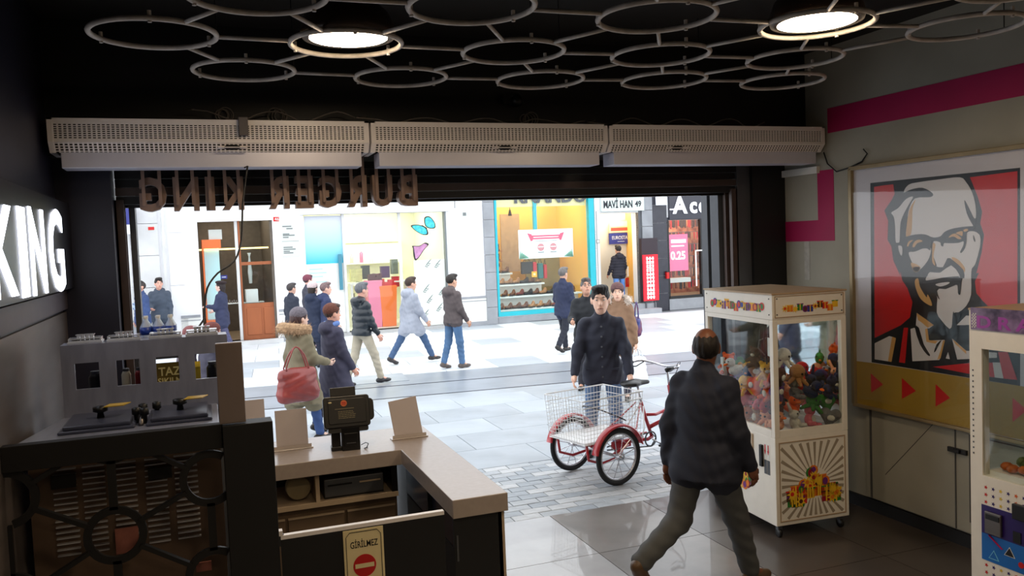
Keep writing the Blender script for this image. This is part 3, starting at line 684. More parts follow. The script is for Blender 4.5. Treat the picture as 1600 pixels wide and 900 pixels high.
# containers behind the holes and clear blocks on top
m_clear = mat('clear_plastic', (.70, .72, .76), .12, noise=.05, spec=.8)
for i, x in enumerate((-.62, -.43, -.22, -.03)):
    t = thing('plastic_bin', ['clear plastic bin on the back panel, nearest the dark wall', 'clear plastic bin on the back panel, second from the dark wall', 'clear plastic bin on the back panel in front of the water bottles', 'clear plastic bin on the back panel beside the hanging cable'][i], 'container', (x, 5.03, 1.895), 0, 'clear bins on the machine')
    MB().box(-.085, .085, -.05, .06, 0, .012).build('tray', m_clear, t, bevel=.002)
    b = MB(); frame4(b, -.08, .08, .012, .030, -.045, .05, .006); b.build('bin_wall', m_clear, t)
    b = MB()
    for k in range(4): b.box(-.04+k*.022, -.025+k*.022, -.02, .02, .012, .045)
    b.box(-.045, .045, -.022, .022, .044, .048); b.build('rack', m_clear, t)
jars = [('dark container behind the first square hole', (.07, .06, .06), -.6), ('red carton behind the second square hole', (.6, .08, .1), -.375), ('white cup behind the second square hole', (.8, .78, .7), -.445), ('black canister behind the fourth square hole', (.06, .06, .06), .02)]
for l, c, x in jars:
    t = thing('container', l, 'container', (x, 5.18, 1.515)); m = mat('jar_%d' % jars.index((l, c, x)), c, .5, noise=.1)
    w = .05 if 'cup' in l or 'red' in l else .075
    MB().lathe([(w*.42, 0), (w*.5, .01), (w*.5, .17), (w*.35, .19)], n=20).build('body', m, t, smooth=True); MB().lathe([(w*.36, .19), (w*.36, .205), (.001, .207)], n=20).build('lid', m_grey, t)
t = thing('juice_sign', 'yellow and white sign TAZE SIKILMIŞ seen through the third square hole', 'sign', (-.2, 5.25, 1.515))
MB().box(-.10, .10, 0, .01, 0, .21).build('board', mat('olive_board', (.42, .36, .12), .5), t)
mw_ = mat('sign_cream_letters', (.9, .86, .6), .5)
text('TAZE', 'lettering', mw_, .05, MX((-.08, -.001, .135), (1, 0, 0), (0, 0, 1)), t, depth=.001, bold=.02, width=.15)
text('SIKILMIŞ', 'lettering', mw_, .05, MX((-.085, -.001, .075), (1, 0, 0), (0, 0, 1)), t, depth=.001, bold=.02, width=.17)
t = thing('yellow_carton', 'yellow carton behind the fourth square hole', 'carton', (-.07, 5.2, 1.515)); MB().box(-.02, .02, -.03, .03, 0, .18).build('body', mat('carton_yellow', (.75, .65, .1), .5), t); MB().prism([(-.02, -.03, .18), (-.02, .03, .18), (-.02, 0, .21)], (.04, 0, 0)).build('gable', mat('carton_yellow', (0, 0, 0)), t)
m_pet = mat('water_bottle_plastic', (.72, .78, .88), .15, noise=.05); m_lbl = mat('blue_label', (.12, .25, .62), .4, noise=.15, scale=20)
bt = ['left bottle', 'middle bottle', 'right bottle']
for i in range(3):
    for j in range(2):
        x = -.335+i*.067; y = 5.28+j*.07
        t = thing('water_bottle', 'water bottle with blue label, %s of the %s row behind the machine panel' % (['left', 'middle', 'right'][i], ['front', 'rear'][j]), 'bottle', (x, y, 1.775), 0, 'water bottles behind the machine panel')
        MB().lathe([(.028, 0), (.031, .01), (.031, .15), (.028, .17), (.012, .20), (.012, .215)], n=18).build('bottle_body', m_pet, t, smooth=True)
        MB().lathe([(.0318, .12), (.0318, .165)], n=18).build('label', m_lbl, t, smooth=True); MB().lathe([(.013, .212), (.013, .225), (.001, .226)], n=12).build('cap', m_white, t)
t = thing('bottle_crate', 'grey crate under the water bottles behind the machine panel', 'crate', (-.27, 5.31, 1.515))
b = MB(); frame4(b, -.13, .13, 0, .255, -.07, -.06, .02); frame4(b, -.13, .13, 0, .255, .12, .13, .02); b.box(-.13, .13, -.07, .13, .245, .259); b.build('frame', m_grey, t); MB().box(-.11, .11, -.06, .12, 0.0, .01).build('base', m_grey, t)
t = thing('machine_stand', 'grey steel stand under the rear shelf of the stainless machine', 'stand', (-.32, 5.3, 0))
for x in (-.38, .37):
    for y in (-.1, .2): MB().box(x-.015, x+.015, y-.015, y+.015, 0, 1.495).build('leg', m_grey, t)
MB().box(-.4, .4, -.11, .22, .4, .42).build('shelf', m_grey, t)
cp = [at(382, 262, 1, 5.75), at(379, 320, 1, 5.70), at(377, 375, 1, 5.66), at(366, 408, 1, 5.6), at(340, 427, 1, 5.56), at(324, 450, 1, 5.52), at(320, 480, 1, 5.48), at(318, 500, 1, 5.45), at(300, 522, 1, 5.4)]
tag(MB().tube(smooth_poly(cp+[cp[-1]], 3)[:-6], .006, 6).build('hanging_cable', m_dark, smooth=True), 'black cable hanging from the left air curtain down behind the machine', 'cable')

# ================================================================ CLAW MACHINE
m_lam = mat('cream_laminate', (.93, .91, .87), .42, noise=.05, scale=10)
m_pane = glassmat('claw_glass', (.93, .96, .96), refl=1.0)
ox, oy = 4.335, 5.66
cm = thing('claw_machine', 'tall cream claw machine full of plush toys against the right wall', 'arcade machine', (ox, oy, 0), R(-3))
W, Dp = .33, .49
LB, LT, HB, HT = .10, .80, 1.68, 1.87
b = MB().box(-W, W, -Dp, Dp, LB, LT-.02); b.build('cabinet', m_lam, cm, bevel=.006)
MB().box(-W+.01, W-.01, -Dp+.01, Dp-.01, LT-.02, LT).build('toy_bed', m_white, cm)
for x in (-W, W-.045):
    for y in (-Dp, Dp-.045): MB().box(x, x+.045, y, y+.045, LT-.02, HB).build('post', m_lam, cm, bevel=.004)
b = MB()
for y in (-Dp, Dp-.03): b.box(-W+.045, W-.045, y, y+.03, LT-.02, LT+.035); b.box(-W+.045, W-.045, y, y+.03, HB-.035, HB)
for x in (-W, W-.03): b.box(x, x+.03, -Dp+.045, Dp-.045, LT-.02, LT+.035); b.box(x, x+.03, -Dp+.045, Dp-.045, HB-.035, HB)
b.build('window_frame', m_lam, cm)
MB().box(-W, W, -Dp, Dp, HB, HT).build('header', m_lam, cm, bevel=.005)
b = MB().box(-W-.006, W+.006, -Dp-.006, Dp+.006, HT, HT+.012); b.build('roof_panel', mat('tan_roof', (.70, .60, .48), .5, noise=.05), cm)
for a in ((-W+.045, W-.045, -Dp+.012, -Dp+.018), (-W+.045, W-.045, Dp-.018, Dp-.012), (-W+.012, -W+.018, -Dp+.045, Dp-.045)):
    MB().box(a[0], a[1], a[2], a[3], LT+.03, HB-.03).build('pane', m_pane, cm)
MB().box(W-.018, W-.012, -Dp+.045, Dp-.045, LT+.03, HB-.03).build('mirror', mat('mirror_back', (.90, .92, .93), .03, 1.0), cm)
for x in (-W+.05, W-.05):
    for y in (-Dp+.05, Dp-.05):
        c = MB().lathe([(.032, -.012), (.036, -.008), (.036, .008), (.032, .012)], (x, y, .036), 18, ax='x').build('caster', m_dark, cm, smooth=True)
        MB().box(x-.018, x+.018, y-.018, y+.018, .06, LB).build('caster_fork', m_grey, c)
# printed gift pictures
PC = [(.85, .16, .10), (.92, .50, .10), (.95, .76, .15), (.16, .50, .18), (.45, .15, .50), (.16, .22, .60), (.60, .05, .15), (.35, .18, .10)]
pm = [mat('gift_print_%d' % i, c, .45, noise=.1, scale=30) for i, c in enumerate(PC)]
m_raygr = mat('grey_ray_print', (.62, .57, .50), .5, noise=.06)
def gift(b, u, v, s, mi, P, rnd):
    k = rnd.choice((0, 0, 1, 2))
    def quad(a0, a1, c0, c1, lay, m): b.add([P(a0, c0, lay), P(a1, c0, lay), P(a1, c1, lay), P(a0, c1, lay)], [(0, 1, 2, 3)], m)
    if k == 0:
        quad(u-s, u+s, v-s, v+s*.7, 1, mi); quad(u-s*1.15, u+s*1.15, v+s*.7, v+s, 2, (mi+1) % 8); quad(u-s*.15, u+s*.15, v-s, v+s, 3, 2)
    elif k == 1:
        b.add([P(u+s*math.cos(2*PI*i/14), v+s*math.sin(2*PI*i/14), 2) for i in range(14)], [tuple(range(14))], mi)
        b.add([P(u+s*.55*math.cos(2*PI*i/12), v+s*.7*math.sin(2*PI*i/12), 3) for i in range(12)], [tuple(range(12))], (mi+3) % 8)
    else:
        b.add([P(u+s*(1.25 if i % 2 else .55)*math.cos(2*PI*i/14), v+s*(1.25 if i % 2 else .55)*math.sin(2*PI*i/14), 4) for i in range(14)], [tuple(range(14))], 2)
        b.add([P(u+s*.4*math.cos(2*PI*i/10), v+s*.4*math.sin(2*PI*i/10), 5) for i in range(10)], [tuple(range(10))], mi)
rnd = random.Random(11)
def Pf(u, v, l): return (u, -Dp-.001-.0006*l, v)
def Pl(u, v, l): return (-W-.001-.0006*l, u, v)
b = MB()
for k in range(11): gift(b, -.22+k*.045, 1.76+rnd.uniform(-.012, .02), .026, k % 8, Pf, rnd)
for k in range(17): gift(b, -.36+k*.045, 1.765+rnd.uniform(-.015, .02), .032, (k*3) % 8, Pl, rnd)
for k in range(40):
    a = rnd.uniform(0, PI); r_ = rnd.uniform(0, 1)
    u = rnd.uniform(-.2, .22); h = .26*(1-abs(u)/.26)
    gift(b, u, .30+rnd.uniform(0, 1)*h-.03, .042, rnd.choice((0, 0, 1, 6, 7, 1, 2, 3)), Pf, rnd)
for k in range(30): gift(b, rnd.uniform(-.18, .2), .28+rnd.uniform(0, .26), .04, rnd.choice((0, 2, 6, 4, 1)), Pl, rnd)
b.build('gift_print', pm, cm)
b = MB()
for k in range(32):
    a = 2*PI*k/32; r0_, r1_ = .12, .6
    def cl(x, z): return (max(-.28, min(.28, x)), max(.15, min(.72, z)))
    x0, z0 = .02+r0_*math.cos(a), .40+r0_*math.sin(a)
    # clip ray to panel
    ts = [r1_]
    for lim, c, s in ((.28, .02, math.cos(a)), (-.28, .02, math.cos(a)), (.72, .40, math.sin(a)), (.15, .40, math.sin(a))):
        if abs(s) > 1e-3 and (lim-c)/s > 0: ts.append((lim-c)/s)
    e = min(ts); x1, z1 = .02+e*math.cos(a), .40+e*math.sin(a); nx, nz = -math.sin(a), math.cos(a)
    b.add([Pf(x0+nx*.003, z0+nz*.003, 0), Pf(x0-nx*.003, z0-nz*.003, 0), Pf(x1-nx*.013, z1-nz*.013, 0), Pf(x1+nx*.013, z1+nz*.013, 0)], [(0, 1, 2, 3)])
b.build('ray_print', m_raygr, cm)
b = MB(); frame4(b, -.30, .30, .13, .745, -Dp-.004, -Dp, .008); frame4(b, -.31, .31, HB+.015, HT-.01, -Dp-.004, -Dp, .006); b.build('panel_trim', mat('tan_trim', (.66, .57, .46), .5), cm)
b = MB()
for y in (-.40, -.36):  # two stickers with red downward arrows near the coin slot
    b.box(-W-.002, -W, y-.016, y+.016, .60, .72, 0); b.box(-W-.003, -W-.002, y-.006, y+.006, .66, .71, 1)
    b.add([(-W-.0035, y-.012, .665), (-W-.0035, y+.012, .665), (-W-.0035, y, .63)], [(0, 1, 2)], 1)
    b.box(-W-.002, -W, y-.017, y+.017, .48, .59, 2)
b.build('arrow_sticker', [m_white, m_red, m_grey], cm)
MB().box(-W-.02, -W, -.335, -.30, .53, .70).build('coin_panel', m_dark, cm, bevel=.003)
MB().box(-W-.01, -W, -.20, -.02, .52, .76).build('control_plate', m_beige, cm, bevel=.004)
t = MB().lathe([(.012, 0), (.008, .05), (.008, .06)], (-W-.03, -.1, .76), 10); 
b = MB()
for (y, z) in ((-.45, 1.72), (-.45, 1.84), (.45, 1.72), (.45, 1.84)): b.box(-W-.004, -W, y-.004, y+.004, z-.004, z+.004)
for (x, z) in ((-.29, 1.72), (-.29, 1.84), (.29, 1.72), (.29, 1.84)): b.box(x-.004, x+.004, -Dp-.006, -Dp, z-.004, z+.004)
b.build('screw', m_dark, cm)['kind'] = 'stuff'
# the claw
MB().box(W-.09, W-.05, -.40, .40, 1.655, 1.675).build('added_light_tube', mat('added_tube_glow', (1, .95, .88), emit=7.0), cm)  # added glowing tube under the header, there to brighten the toys
gn = MB().box(-W+.03, W-.03, -.07, -.04, 1.64, 1.66); gn.build('gantry_rail', m_steel, cm)
cl = MB().lathe([(.02, 1.52), (.03, 1.54), (.03, 1.60), (.015, 1.615), (.015, 1.65)], (-.20, -.28, 0), 16).build('claw', m_dark, cm, smooth=True)
for k in range(3):
    a = 2*PI*k/3+.4; c, s = math.cos(a), math.sin(a)
    MB().tube([(-.2+.02*c, -.28+.02*s, 1.53), (-.2+.09*c, -.28+.09*s, 1.50), (-.2+.10*c, -.28+.10*s, 1.44), (-.2+.05*c, -.28+.05*s, 1.38)], .006, 6).build('prong', m_steel, cl, smooth=True)
MB().tube(smooth_poly([(-.25, -.28, 1.66), (-.28, -.30, 1.5), (-.27, -.32, 1.36), (-.24, -.25, 1.30), (-.25, -.2, 1.5), (-.22, -.2, 1.66)], 3), .006, 6).build('claw_cable', m_dark, cm, smooth=True)
MB().box(-W+.05, -W+.09, .30, .34, LT, 1.3).build('chute_post', m_white, cm)

# plush toys: kinds built once, then copied one by one
m_pl = mat('plush', (1, 1, 1), .95, noise=.12, scale=60, bump=.5, objcol=True); m_plw = mat('plush_white', (.9, .86, .8), .95, noise=.1, scale=60, bump=.5); m_eye = mat('black_bead', (.03, .03, .03), .2)
m_bill = mat('plush_orange', (.9, .42, .08), .9, noise=.1, scale=60, bump=.4)
def eyes(t, y, x, z, r=.006):
    for s in (-1, 1): MB().ell((s*x, y, z), (r, r, r), 8).build('eye', m_eye, t, smooth=True)
def plush(kind):
    t = thing('plush_'+kind, 'x', 'toy')
    S = lambda n, pr, m=m_pl, par=t: sdf_obj(n, pr, .0065, m, par, k=.012)
    if kind == 'bear':
        S('body', [('ell', (0, 0, .05), (.04, .035, .045)), ('cap', (.03, -.01, .07), (.06, -.03, .05), .015, .013), ('cap', (-.03, -.01, .07), (-.06, -.03, .05), .015, .013), ('cap', (.025, -.01, .02), (.04, -.05, .015), .018, .017), ('cap', (-.025, -.01, .02), (-.04, -.05, .015), .018, .017)])
        S('head', [('ell', (0, -.005, .115), (.042, .038, .036)), ('ell', (.033, 0, .15), (.015, .008, .015)), ('ell', (-.033, 0, .15), (.015, .008, .015))])
        S('snout', [('ell', (0, -.04, .105), (.017, .014, .013))], m_plw); eyes(t, -.04, .016, .125)
    elif kind == 'bunny':
        S('body', [('ell', (0, 0, .045), (.038, .032, .042)), ('cap', (.025, -.01, .015), (.035, -.05, .012), .016, .015), ('cap', (-.025, -.01, .015), (-.035, -.05, .012), .016, .015)])
        S('head', [('ell', (0, -.005, .105), (.036, .034, .032))])
        for s in (-1, 1): S('ear', [('cap', (s*.018, 0, .13), (s*.035, .005, .19), .012, .009)])
        S('belly', [('ell', (0, -.022, .045), (.024, .016, .028))], m_plw); eyes(t, -.037, .014, .112)
    elif kind == 'duck':
        S('body', [('ell', (0, .01, .04), (.042, .055, .038)), ('cap', (0, .05, .05), (0, .08, .065), .015, .006)])
        S('head', [('ell', (0, -.02, .10), (.037, .036, .035))])
        S('bill', [('ell', (0, -.062, .095), (.017, .022, .008))], m_bill); eyes(t, -.050, .018, .112)
        for s in (-1, 1): S('wing', [('ell', (s*.042, .015, .045), (.008, .034, .02))])
    elif kind == 'octopus':
        S('head', [('ell', (0, 0, .085), (.052, .05, .05))])
        for k in range(6):
            a = 2*PI*k/6; S('arm', [('cap', (.03*math.cos(a), .03*math.sin(a), .045), (.075*math.cos(a), .075*math.sin(a), .014), .016, .011)])
        eyes(t, -.049, .018, .085, .008)
    elif kind == 'fish':
        S('body', [('ell', (0, 0, .05), (.032, .065, .045))]); S('tail', [('ell', (0, .075, .055), (.008, .025, .035))]); S('fin', [('ell', (0, .01, .098), (.007, .028, .018))])
        S('mouth', [('ell', (0, -.064, .045), (.012, .008, .008))], m_bill); eyes(t, -.035, .025, .065, .008)
    elif kind == 'heart':
        S('cushion', [('cap', (0, 0, .015), (.035, 0, .085), .02, .038), ('cap', (0, 0, .015), (-.035, 0, .085), .02, .038)]); S('patch', [('ell', (0, -.036, .07), (.028, .008, .022))], m_plw)
    return t
kinds = ['bear', 'bunny', 'duck', 'octopus', 'fish', 'heart']
cols = [('orange', (.95, .38, .06)), ('white', (.85, .82, .78)), ('red', (.75, .06, .07)), ('pink', (.88, .42, .48)), ('tan', (.70, .48, .30)), ('green', (.20, .48, .12)), ('purple', (.34, .10, .42)), ('grey', (.45, .43, .42)), ('navy', (.08, .12, .28)), ('yellow', (.92, .68, .15)), ('peach', (.92, .60, .42)), ('brown', (.32, .17, .10))]
protos = {k: plush(k) for k in kinds}; used = {k: False for k in kinds}
combos = [(c, k) for c in range(12) for k in range(6)]; random.Random(5).shuffle(combos)
rnd = random.Random(21); ti = 0
def copy_tree(o):
    c = o.copy(); COL.objects.link(c)
    for ch in o.children:
        d = ch.copy(); COL.objects.link(d); d.parent = c
    return c
slots = []
for lz in range(5):
    for iy in range(6):
        for ix in range(4):
            x = -.215+ix*.143; y = -.385+iy*.145; z = LT+lz*.115
            front = iy <= 0 or ix == 0
            top = 3.2+.9*math.sin(ix*1.3+1)+.5*math.sin(iy*1.1)
            if lz > top-.3: continue
            if not (front or lz+1 > top-1.2): continue
            slots.append((x, y, z, ix, iy, lz))
slots.sort(key=lambda s: (s[4]*.145+s[3]*.05))
where = lambda ix, iy, lz: '%s, %s' % (['at the bottom of', 'low in', 'midway up', 'high in', 'on top of'][lz], 'the pile')
for (x, y, z, ix, iy, lz) in slots[:72]:
    ci, ki = combos[ti]; k = kinds[ki]; ti += 1
    o = protos[k] if not used[k] else copy_tree(protos[k]); used[k] = True
    v = Vector((x+rnd.uniform(-.01, .01), y+rnd.uniform(-.01, .01), z+.01)); v.rotate(Matrix.Rotation(R(-3), 3, 'Z'))
    face = (-60 if iy > 0 and ix == 0 else 0)+rnd.uniform(-35, 35)
    o.location = (ox+v.x, oy+v.y, v.z); o.rotation_euler = (rnd.uniform(-.35, .35), rnd.uniform(-.35, .35), R(face)); s = rnd.uniform(1.05, 1.25); o.scale = (s, s, s)
    for ch in o.children: ch.color = (*lin(cols[ci][1]), 1)
    pos = ['at the bottom of', 'in the second layer of', 'in the third layer of', 'in the fourth layer of', 'on top of'][lz]
    tag(o, '%s plush %s %s the pile in the claw machine' % (cols[ci][0], k if k != 'heart' else 'heart cushion', pos), 'toy', 'plush toys in the claw machine')

# ================================================================ SECOND PRIZE MACHINE
mx_, my_ = 4.36, 3.80
pmn = thing('prize_machine', 'prize machine with purple sign and blue panel cut off at the right edge', 'arcade machine', (mx_, my_, 0))
def mb2(n, m, x0, x1, y0, y1, z0, z1, par=None, **k): return MB().box(x0, x1, y0, y1, z0, z1).build(n, m, par or pmn, **k)
HTP = 1.835
zw1 = at(1534, 545, 0, mx_).z; zw0 = at(1534, 742, 0, mx_).z; yw = at(1534, 600, 0, mx_).y-my_
zs1 = at(1518, 480, 0, mx_).z; zs0 = at(1518, 514, 0, mx_).z
mb2('cabinet', m_lam, 0, .66, -1.1, 0, .08, zw0)
for (a, c) in ((yw, 0), (-1.1, -1.1-yw)): mb2('post', m_lam, 0, .06, a, c, zw0, zw1)
for (a, c) in ((-.06, 0), (-1.1, -1.04)): mb2('post', m_lam, .60, .66, a, c, zw0, zw1)
mb2('header', m_lam, 0, .66, -1.1, 0, zw1, HTP-.012); mb2('roof_panel', mat('tan_roof', (0, 0, 0)), -.004, .664, -1.104, .004, HTP-.012, HTP)
mb2('sign_panel', mat('purple_sign', (.18, .06, .22), .2, noise=.7, scale=9, col2=(.55, .45, .62)), -.006, 0, -1.04, -.015, zs0, zs1)
text('D R A', 'lettering', mat('purple_letters', (.60, .18, .62), .3), .075, MX((-.0065, -.06, zs0+.012), (0, -1, 0), (0, 0, 1)), pmn, depth=.001, bold=.03, width=.36)
b = MB()
for k in range(4):
    for j in range(5): b.box(-.008, -.006, -.030-k*.008, -.025-k*.008, zs0+.01+j*.018+(.009 if k % 2 else 0), zs0+.019+j*.018+(.009 if k % 2 else 0))
b.build('checker', m_white, pmn)['kind'] = 'stuff'
mb2('pane', m_pane, .01, .015, -1.04+0, yw, zw0, zw1); mb2('pane', m_pane, .645, .65, -1.04, -.06, zw0, zw1); mb2('pane', m_pane, .06, .6, -.02, -.015, zw0, zw1)
b = MB()
for k in range(16): b.box(-.003, 0, -.028, -.020, zw0+.12+k*.034, zw0+.13+k*.034)
b.build('rivet', m_grey, pmn)['kind'] = 'stuff'
# prize trays inside: striped orange and green candy bags
for i, (c, n) in enumerate((((.80, .40, .10), 'orange'), ((.35, .40, .15), 'green'), ((.75, .55, .15), 'yellow'), ((.6, .2, .1), 'rust'))):
    t = thing('candy_tray', '%s tray of sweets inside the prize machine at the right edge' % n, 'tray', (mx_+.09+i*.13, my_-.35, zw0), 0)
    mm = mat('candy_'+n, c, .5, noise=.4, scale=25, bump=.5)
    MB().box(-.05, .05, -.5, .25, 0, .03).build('tray', m_lam, t); bb = MB()
    r2 = random.Random(i)
    for k in range(12): bb.ell((r2.uniform(-.02, .02), -.45+k*.058, .05+i*.012+r2.uniform(0, .015)), (.04, .032, .025+i*.008), 10)
    bb.build('sweets', mm, t, smooth=True)['kind'] = 'stuff'
# blue panel with shapes, stars pattern
py = lambda x, y_: at(x, y_, 0, mx_)
def pane(n, m, x0, y0, x1, y1, d, par=None):
    a = py(x0, y1); c = py(x1, y0)
    return mb2(n, m, -d-.002, -d+.0005 if d else 0, a.y-my_, c.y-my_, min(a.z, c.z), max(a.z, c.z), par)
m_vio = mat('violet_panel', (.16, .08, .40), .35, noise=.1); m_blu = mat('azure_panel', (.10, .42, .75), .35, noise=.08)
a = py(1534, 787); c = py(1534, 831); d = py(1534, 872)
mb2('violet_panel', m_vio, -.003, 0, -.65, a.y-my_, c.z, a.z); mb2('azure_panel', m_blu, -.003, 0, -.65, a.y-my_, d.z, c.z)
mb2('coin_slot', m_steel, -.02, -.003, -.22, -.11, c.z+.01, a.z-.03, bevel=.004); mb2('coin_mouth', m_dark, -.024, -.02, -.21, -.12, a.z-.075, a.z-.045)
mb2('button_panel', m_dark, -.03, -.003, -.45, -.30, a.z-.02, a.z+.07, bevel=.004); mb2('card_slot', m_dark, -.008, -.003, -.34, -.29, c.z+.01, c.z+.075)
def tri(y, z, s, m, dx): return MB().prism([(-.003-dx, y+s, z), (-.003-dx, y-s, z), (-.003-dx, y, z+1.6*s)], (-.0015, 0, 0)).build('triangle', m, pmn)
tri(-.265, d.z+.075, .036, m_white, 0); tri(-.265, d.z+.079, .030, m_black, .0016); tri(-.16, d.z+.02, .036, mat('cyan_print', (.5, .8, .9), .4), 0); tri(-.16, d.z+.026, .028, m_blu, .0016)
MB().bar((-.0045, -.13, c.z-.0), (-.0045, -.22, c.z-.06), .02, .002).build('stripe', m_pink, pmn)
MB().lathe([(.001, -.006), (.018, -.006), (.018, -.003)], (0, -.34, d.z+.05), 20, ax='x').build('dot', m_red, pmn)
stc = [m_red, m_vio, mat('star_yellow', (.85, .72, .2), .5), mat('star_orange', (.88, .4, .15), .5)]
b = MB()
for j, z in enumerate([a.z+.02, a.z+.065, a.z+.11, d.z-.03, d.z-.075, d.z-.12, d.z-.165, d.z-.21]):
    for k in range(14):
        y = a.y-my_-.03-k*.05; 
        b.add([(-.0015, y+(.014 if i % 2 else .006)*math.cos(2*PI*i/10), z+(.014 if i % 2 else .006)*math.sin(2*PI*i/10)) for i in range(10)], [tuple(range(10))], [0, 1, 2, 1, 3, 1, 0][k % 7])
b.build('star_print', stc, pmn)
MB().box(-.0, .66, -1.1, 0, 0, .08).build('plinth', m_dark, pmn)

# ================================================================ STREET
m_asph = mat('grey_asphalt', (.54, .57, .61), .38, noise=.22, scale=1.3, bump=.15)
m_slab = mat('grey_blue_slab', (.63, .66, .69), .42, noise=.22, scale=1.6, bump=.12)
m_slab2 = mat('pale_slab', (.67, .70, .73), .5, noise=.14, scale=1.2, bump=.1)
m_walk = mat('white_walk_slab', (.82, .84, .86), .55, noise=.08, scale=1.5, bump=.1)
m_cob = [mat('cobble_%d' % i, c, .5, noise=.2, scale=9, bump=.2) for i, c in enumerate(((.66, .68, .70), (.74, .75, .76), (.60, .63, .66)))]
m_mortar = mat('pale_mortar', (.50, .51, .53), .8, noise=.2, scale=5)
st_ = struct('floor_street', MB().box(-22, 30, 6.50, 24, -.25, -.015), m_mortar)
SA = R(-4.6); SM = Matrix.Translation((3, 13.3, 0)) @ Matrix.Rotation(SA, 4, 'Z')
def piece(me, name, x, y, rz, par, dz=0):
    o = bpy.data.objects.new(name, me); COL.objects.link(o); o.parent = par; o.location = (x, y, dz); o.rotation_euler = (0, 0, rz); return o
def pme(w, d, h, m, name='paver'):
    g = .003; b = MB(); b.add([(g, g, -h), (w-g, g, -h), (w-g, d-g, -h), (g, d-g, -h), (g, g, -.004), (w-g, g, -.004), (w-g, d-g, -.004), (g, d-g, -.004), (g+.004, g+.004, 0), (w-g-.004, g+.004, 0), (w-g-.004, d-g-.004, 0), (g+.004, d-g-.004, 0)],
          [(3, 2, 1, 0)]+[(i, (i+1) % 4, 4+(i+1) % 4, 4+i) for i in range(4)]+[(4+i, 4+(i+1) % 4, 8+(i+1) % 4, 8+i) for i in range(4)]+[(8, 9, 10, 11)])
    me = b.mesh(name); me.materials.append(m); return me
rnd = random.Random(4)
cob = [pme(.26, .13, .05, m) for m in m_cob]
for j in range(13):
    for i in range(20):
        x = 1.30+i*.26+(.13 if j % 2 else 0); y = 6.50+j*.13
        piece(rnd.choice(cob), 'paving_brick', x, y, 0, st_, rnd.uniform(-.004, .0))
far = MB()
for j in range(13):
    for i in range(-30, 55):
        if 0 <= i < 20: continue
        x = 1.30+i*.26+(.13 if j % 2 else 0)
        if x < -4 or x > 12: continue
        y = 6.50+j*.13; far.box(x+.006, x+.254, y+.006, y+.124, -.05, -.002)
o = far.build('paving_bricks', m_cob[0], st_); o['kind'] = 'stuff'
# grey slabs between the bricks and the tram line, asphalt between the rails
sl = [pme(1.2, .80, .05, m, 'slab') for m in (m_slab, m_slab2, m_asph)]
rowy = [8.19, 8.99, 9.79, 10.59, 11.39]
for j, y in enumerate(rowy):
    for i in range(13):
        x = -5+i*1.2+(.6 if j % 2 else 0); piece(rnd.choice(sl[:2]+[sl[0]]), 'paving_slab', x, y, 0, st_)
def srect(x0, x1, y0, y1, z0, z1, name, m, par=st_):      # in the tram-line frame
    b = MB().box(x0, x1, y0, y1, z0, z1, M=SM); return b.build(name, m, par)
srect(-12, 12, -1.35, -.62, -.05, -.001, 'asphalt_lane', m_slab); srect(-12, 12, -.55, .50, -.05, -.001, 'asphalt_lane', m_asph); srect(-12, 12, .57, 1.62, -.05, -.001, 'asphalt_lane', m_asph)
m_rail = mat('rail_steel', (.28, .28, .30), .4, .6)
for y in (-.60, .53):
    srect(-12, 12, y, y+.02, -.05, 0, 'tram_rail', m_rail); srect(-12, 12, y+.022, y+.038, -.05, -.02, 'rail_groove', m_dark)
ws = pme(1.0, 1.15, .05, m_walk, 'slab'); ws2 = pme(1.0, 1.15, .05, m_slab2, 'slab')
for j in range(7):
    for i in range(22):
        v = SM @ Vector((-11+i*1.0+(.5 if j % 2 else 0), 1.68+j*1.15, 0))
        piece(ws if rnd.random() < .82 else ws2, 'walk_slab', v.x, v.y, SA, st_, 0)
b = MB().box(-.75, .75, -.45, .45, -.002, .006); o = b.build('manhole_cover', m_slab, None); o.location = (2.55, 14.75, 0); o.rotation_euler = (0, 0, SA)
tag(o, 'rectangular grey cover plate in the pavement behind the payment terminal', 'manhole cover')

# ================================================================ FACADE ACROSS THE STREET
FA = R(2.5); FM = Matrix.Translation((7.4, 22.6, 0)) @ Matrix.Rotation(FA, 4, 'Z'); FMi = FM.inverted()
def fp(x, y, d=0.0):      # facade coordinates of a point of the picture lying d in front (-) or behind (+) the wall
    D = FMi.to_3x3() @ Vector(ray(x, y)); O = FMi @ Vector(_C); t_ = (d-O.y)/D.y; p_ = O+D*t_; return p_.x, p_.z
def rect(x0, y0, x1, y1, d=0.0):
    a = fp(x0, y0, d); b_ = fp(x1, y0, d); c = fp(x0, y1, d); e_ = fp(x1, y1, d)
    return (a[0]+c[0])/2, (b_[0]+e_[0])/2, (c[1]+e_[1])/2, (a[1]+b_[1])/2
m_plas = mat('white_render', (.93, .93, .94), .7, noise=.03, scale=2); m_stone = mat('grey_stone_block', (.60, .61, .63), .7, noise=.18, scale=3, bump=.2)
m_pstone = mat('pale_stone_block', (.82, .82, .82), .7, noise=.10, scale=3, bump=.2); m_dtile = mat('dark_granite', (.20, .20, .24), .25, noise=.2, scale=6)
m_turq = mat('turquoise_frame', (.10, .68, .74), .4, noise=.05); m_sglass = glassmat('shop_glass', (.97, 1, 1), refl=.5)
def fst(name, b, m, **k): o = b.build(name, m, mw=FM, **k); o['kind'] = 'structure'; return o
A = rect(313, 345, 430, 524); P = rect(478, 333, 700, 514); S = rect(774, 300, 929, 489); D = rect(937, 333, 998, 482); K = rect(1043, 343, 1108, 480)
ops = [(A[0], A[1], .10, A[3]), (P[0], P[1], .10, P[3]), (S[0], S[1], S[2], 3.9), (D[0], D[1], .30, D[3]), (K[0], K[0]+2.6, .35, K[3])]
b = MB(); x = -16.0; TOP = 6.5
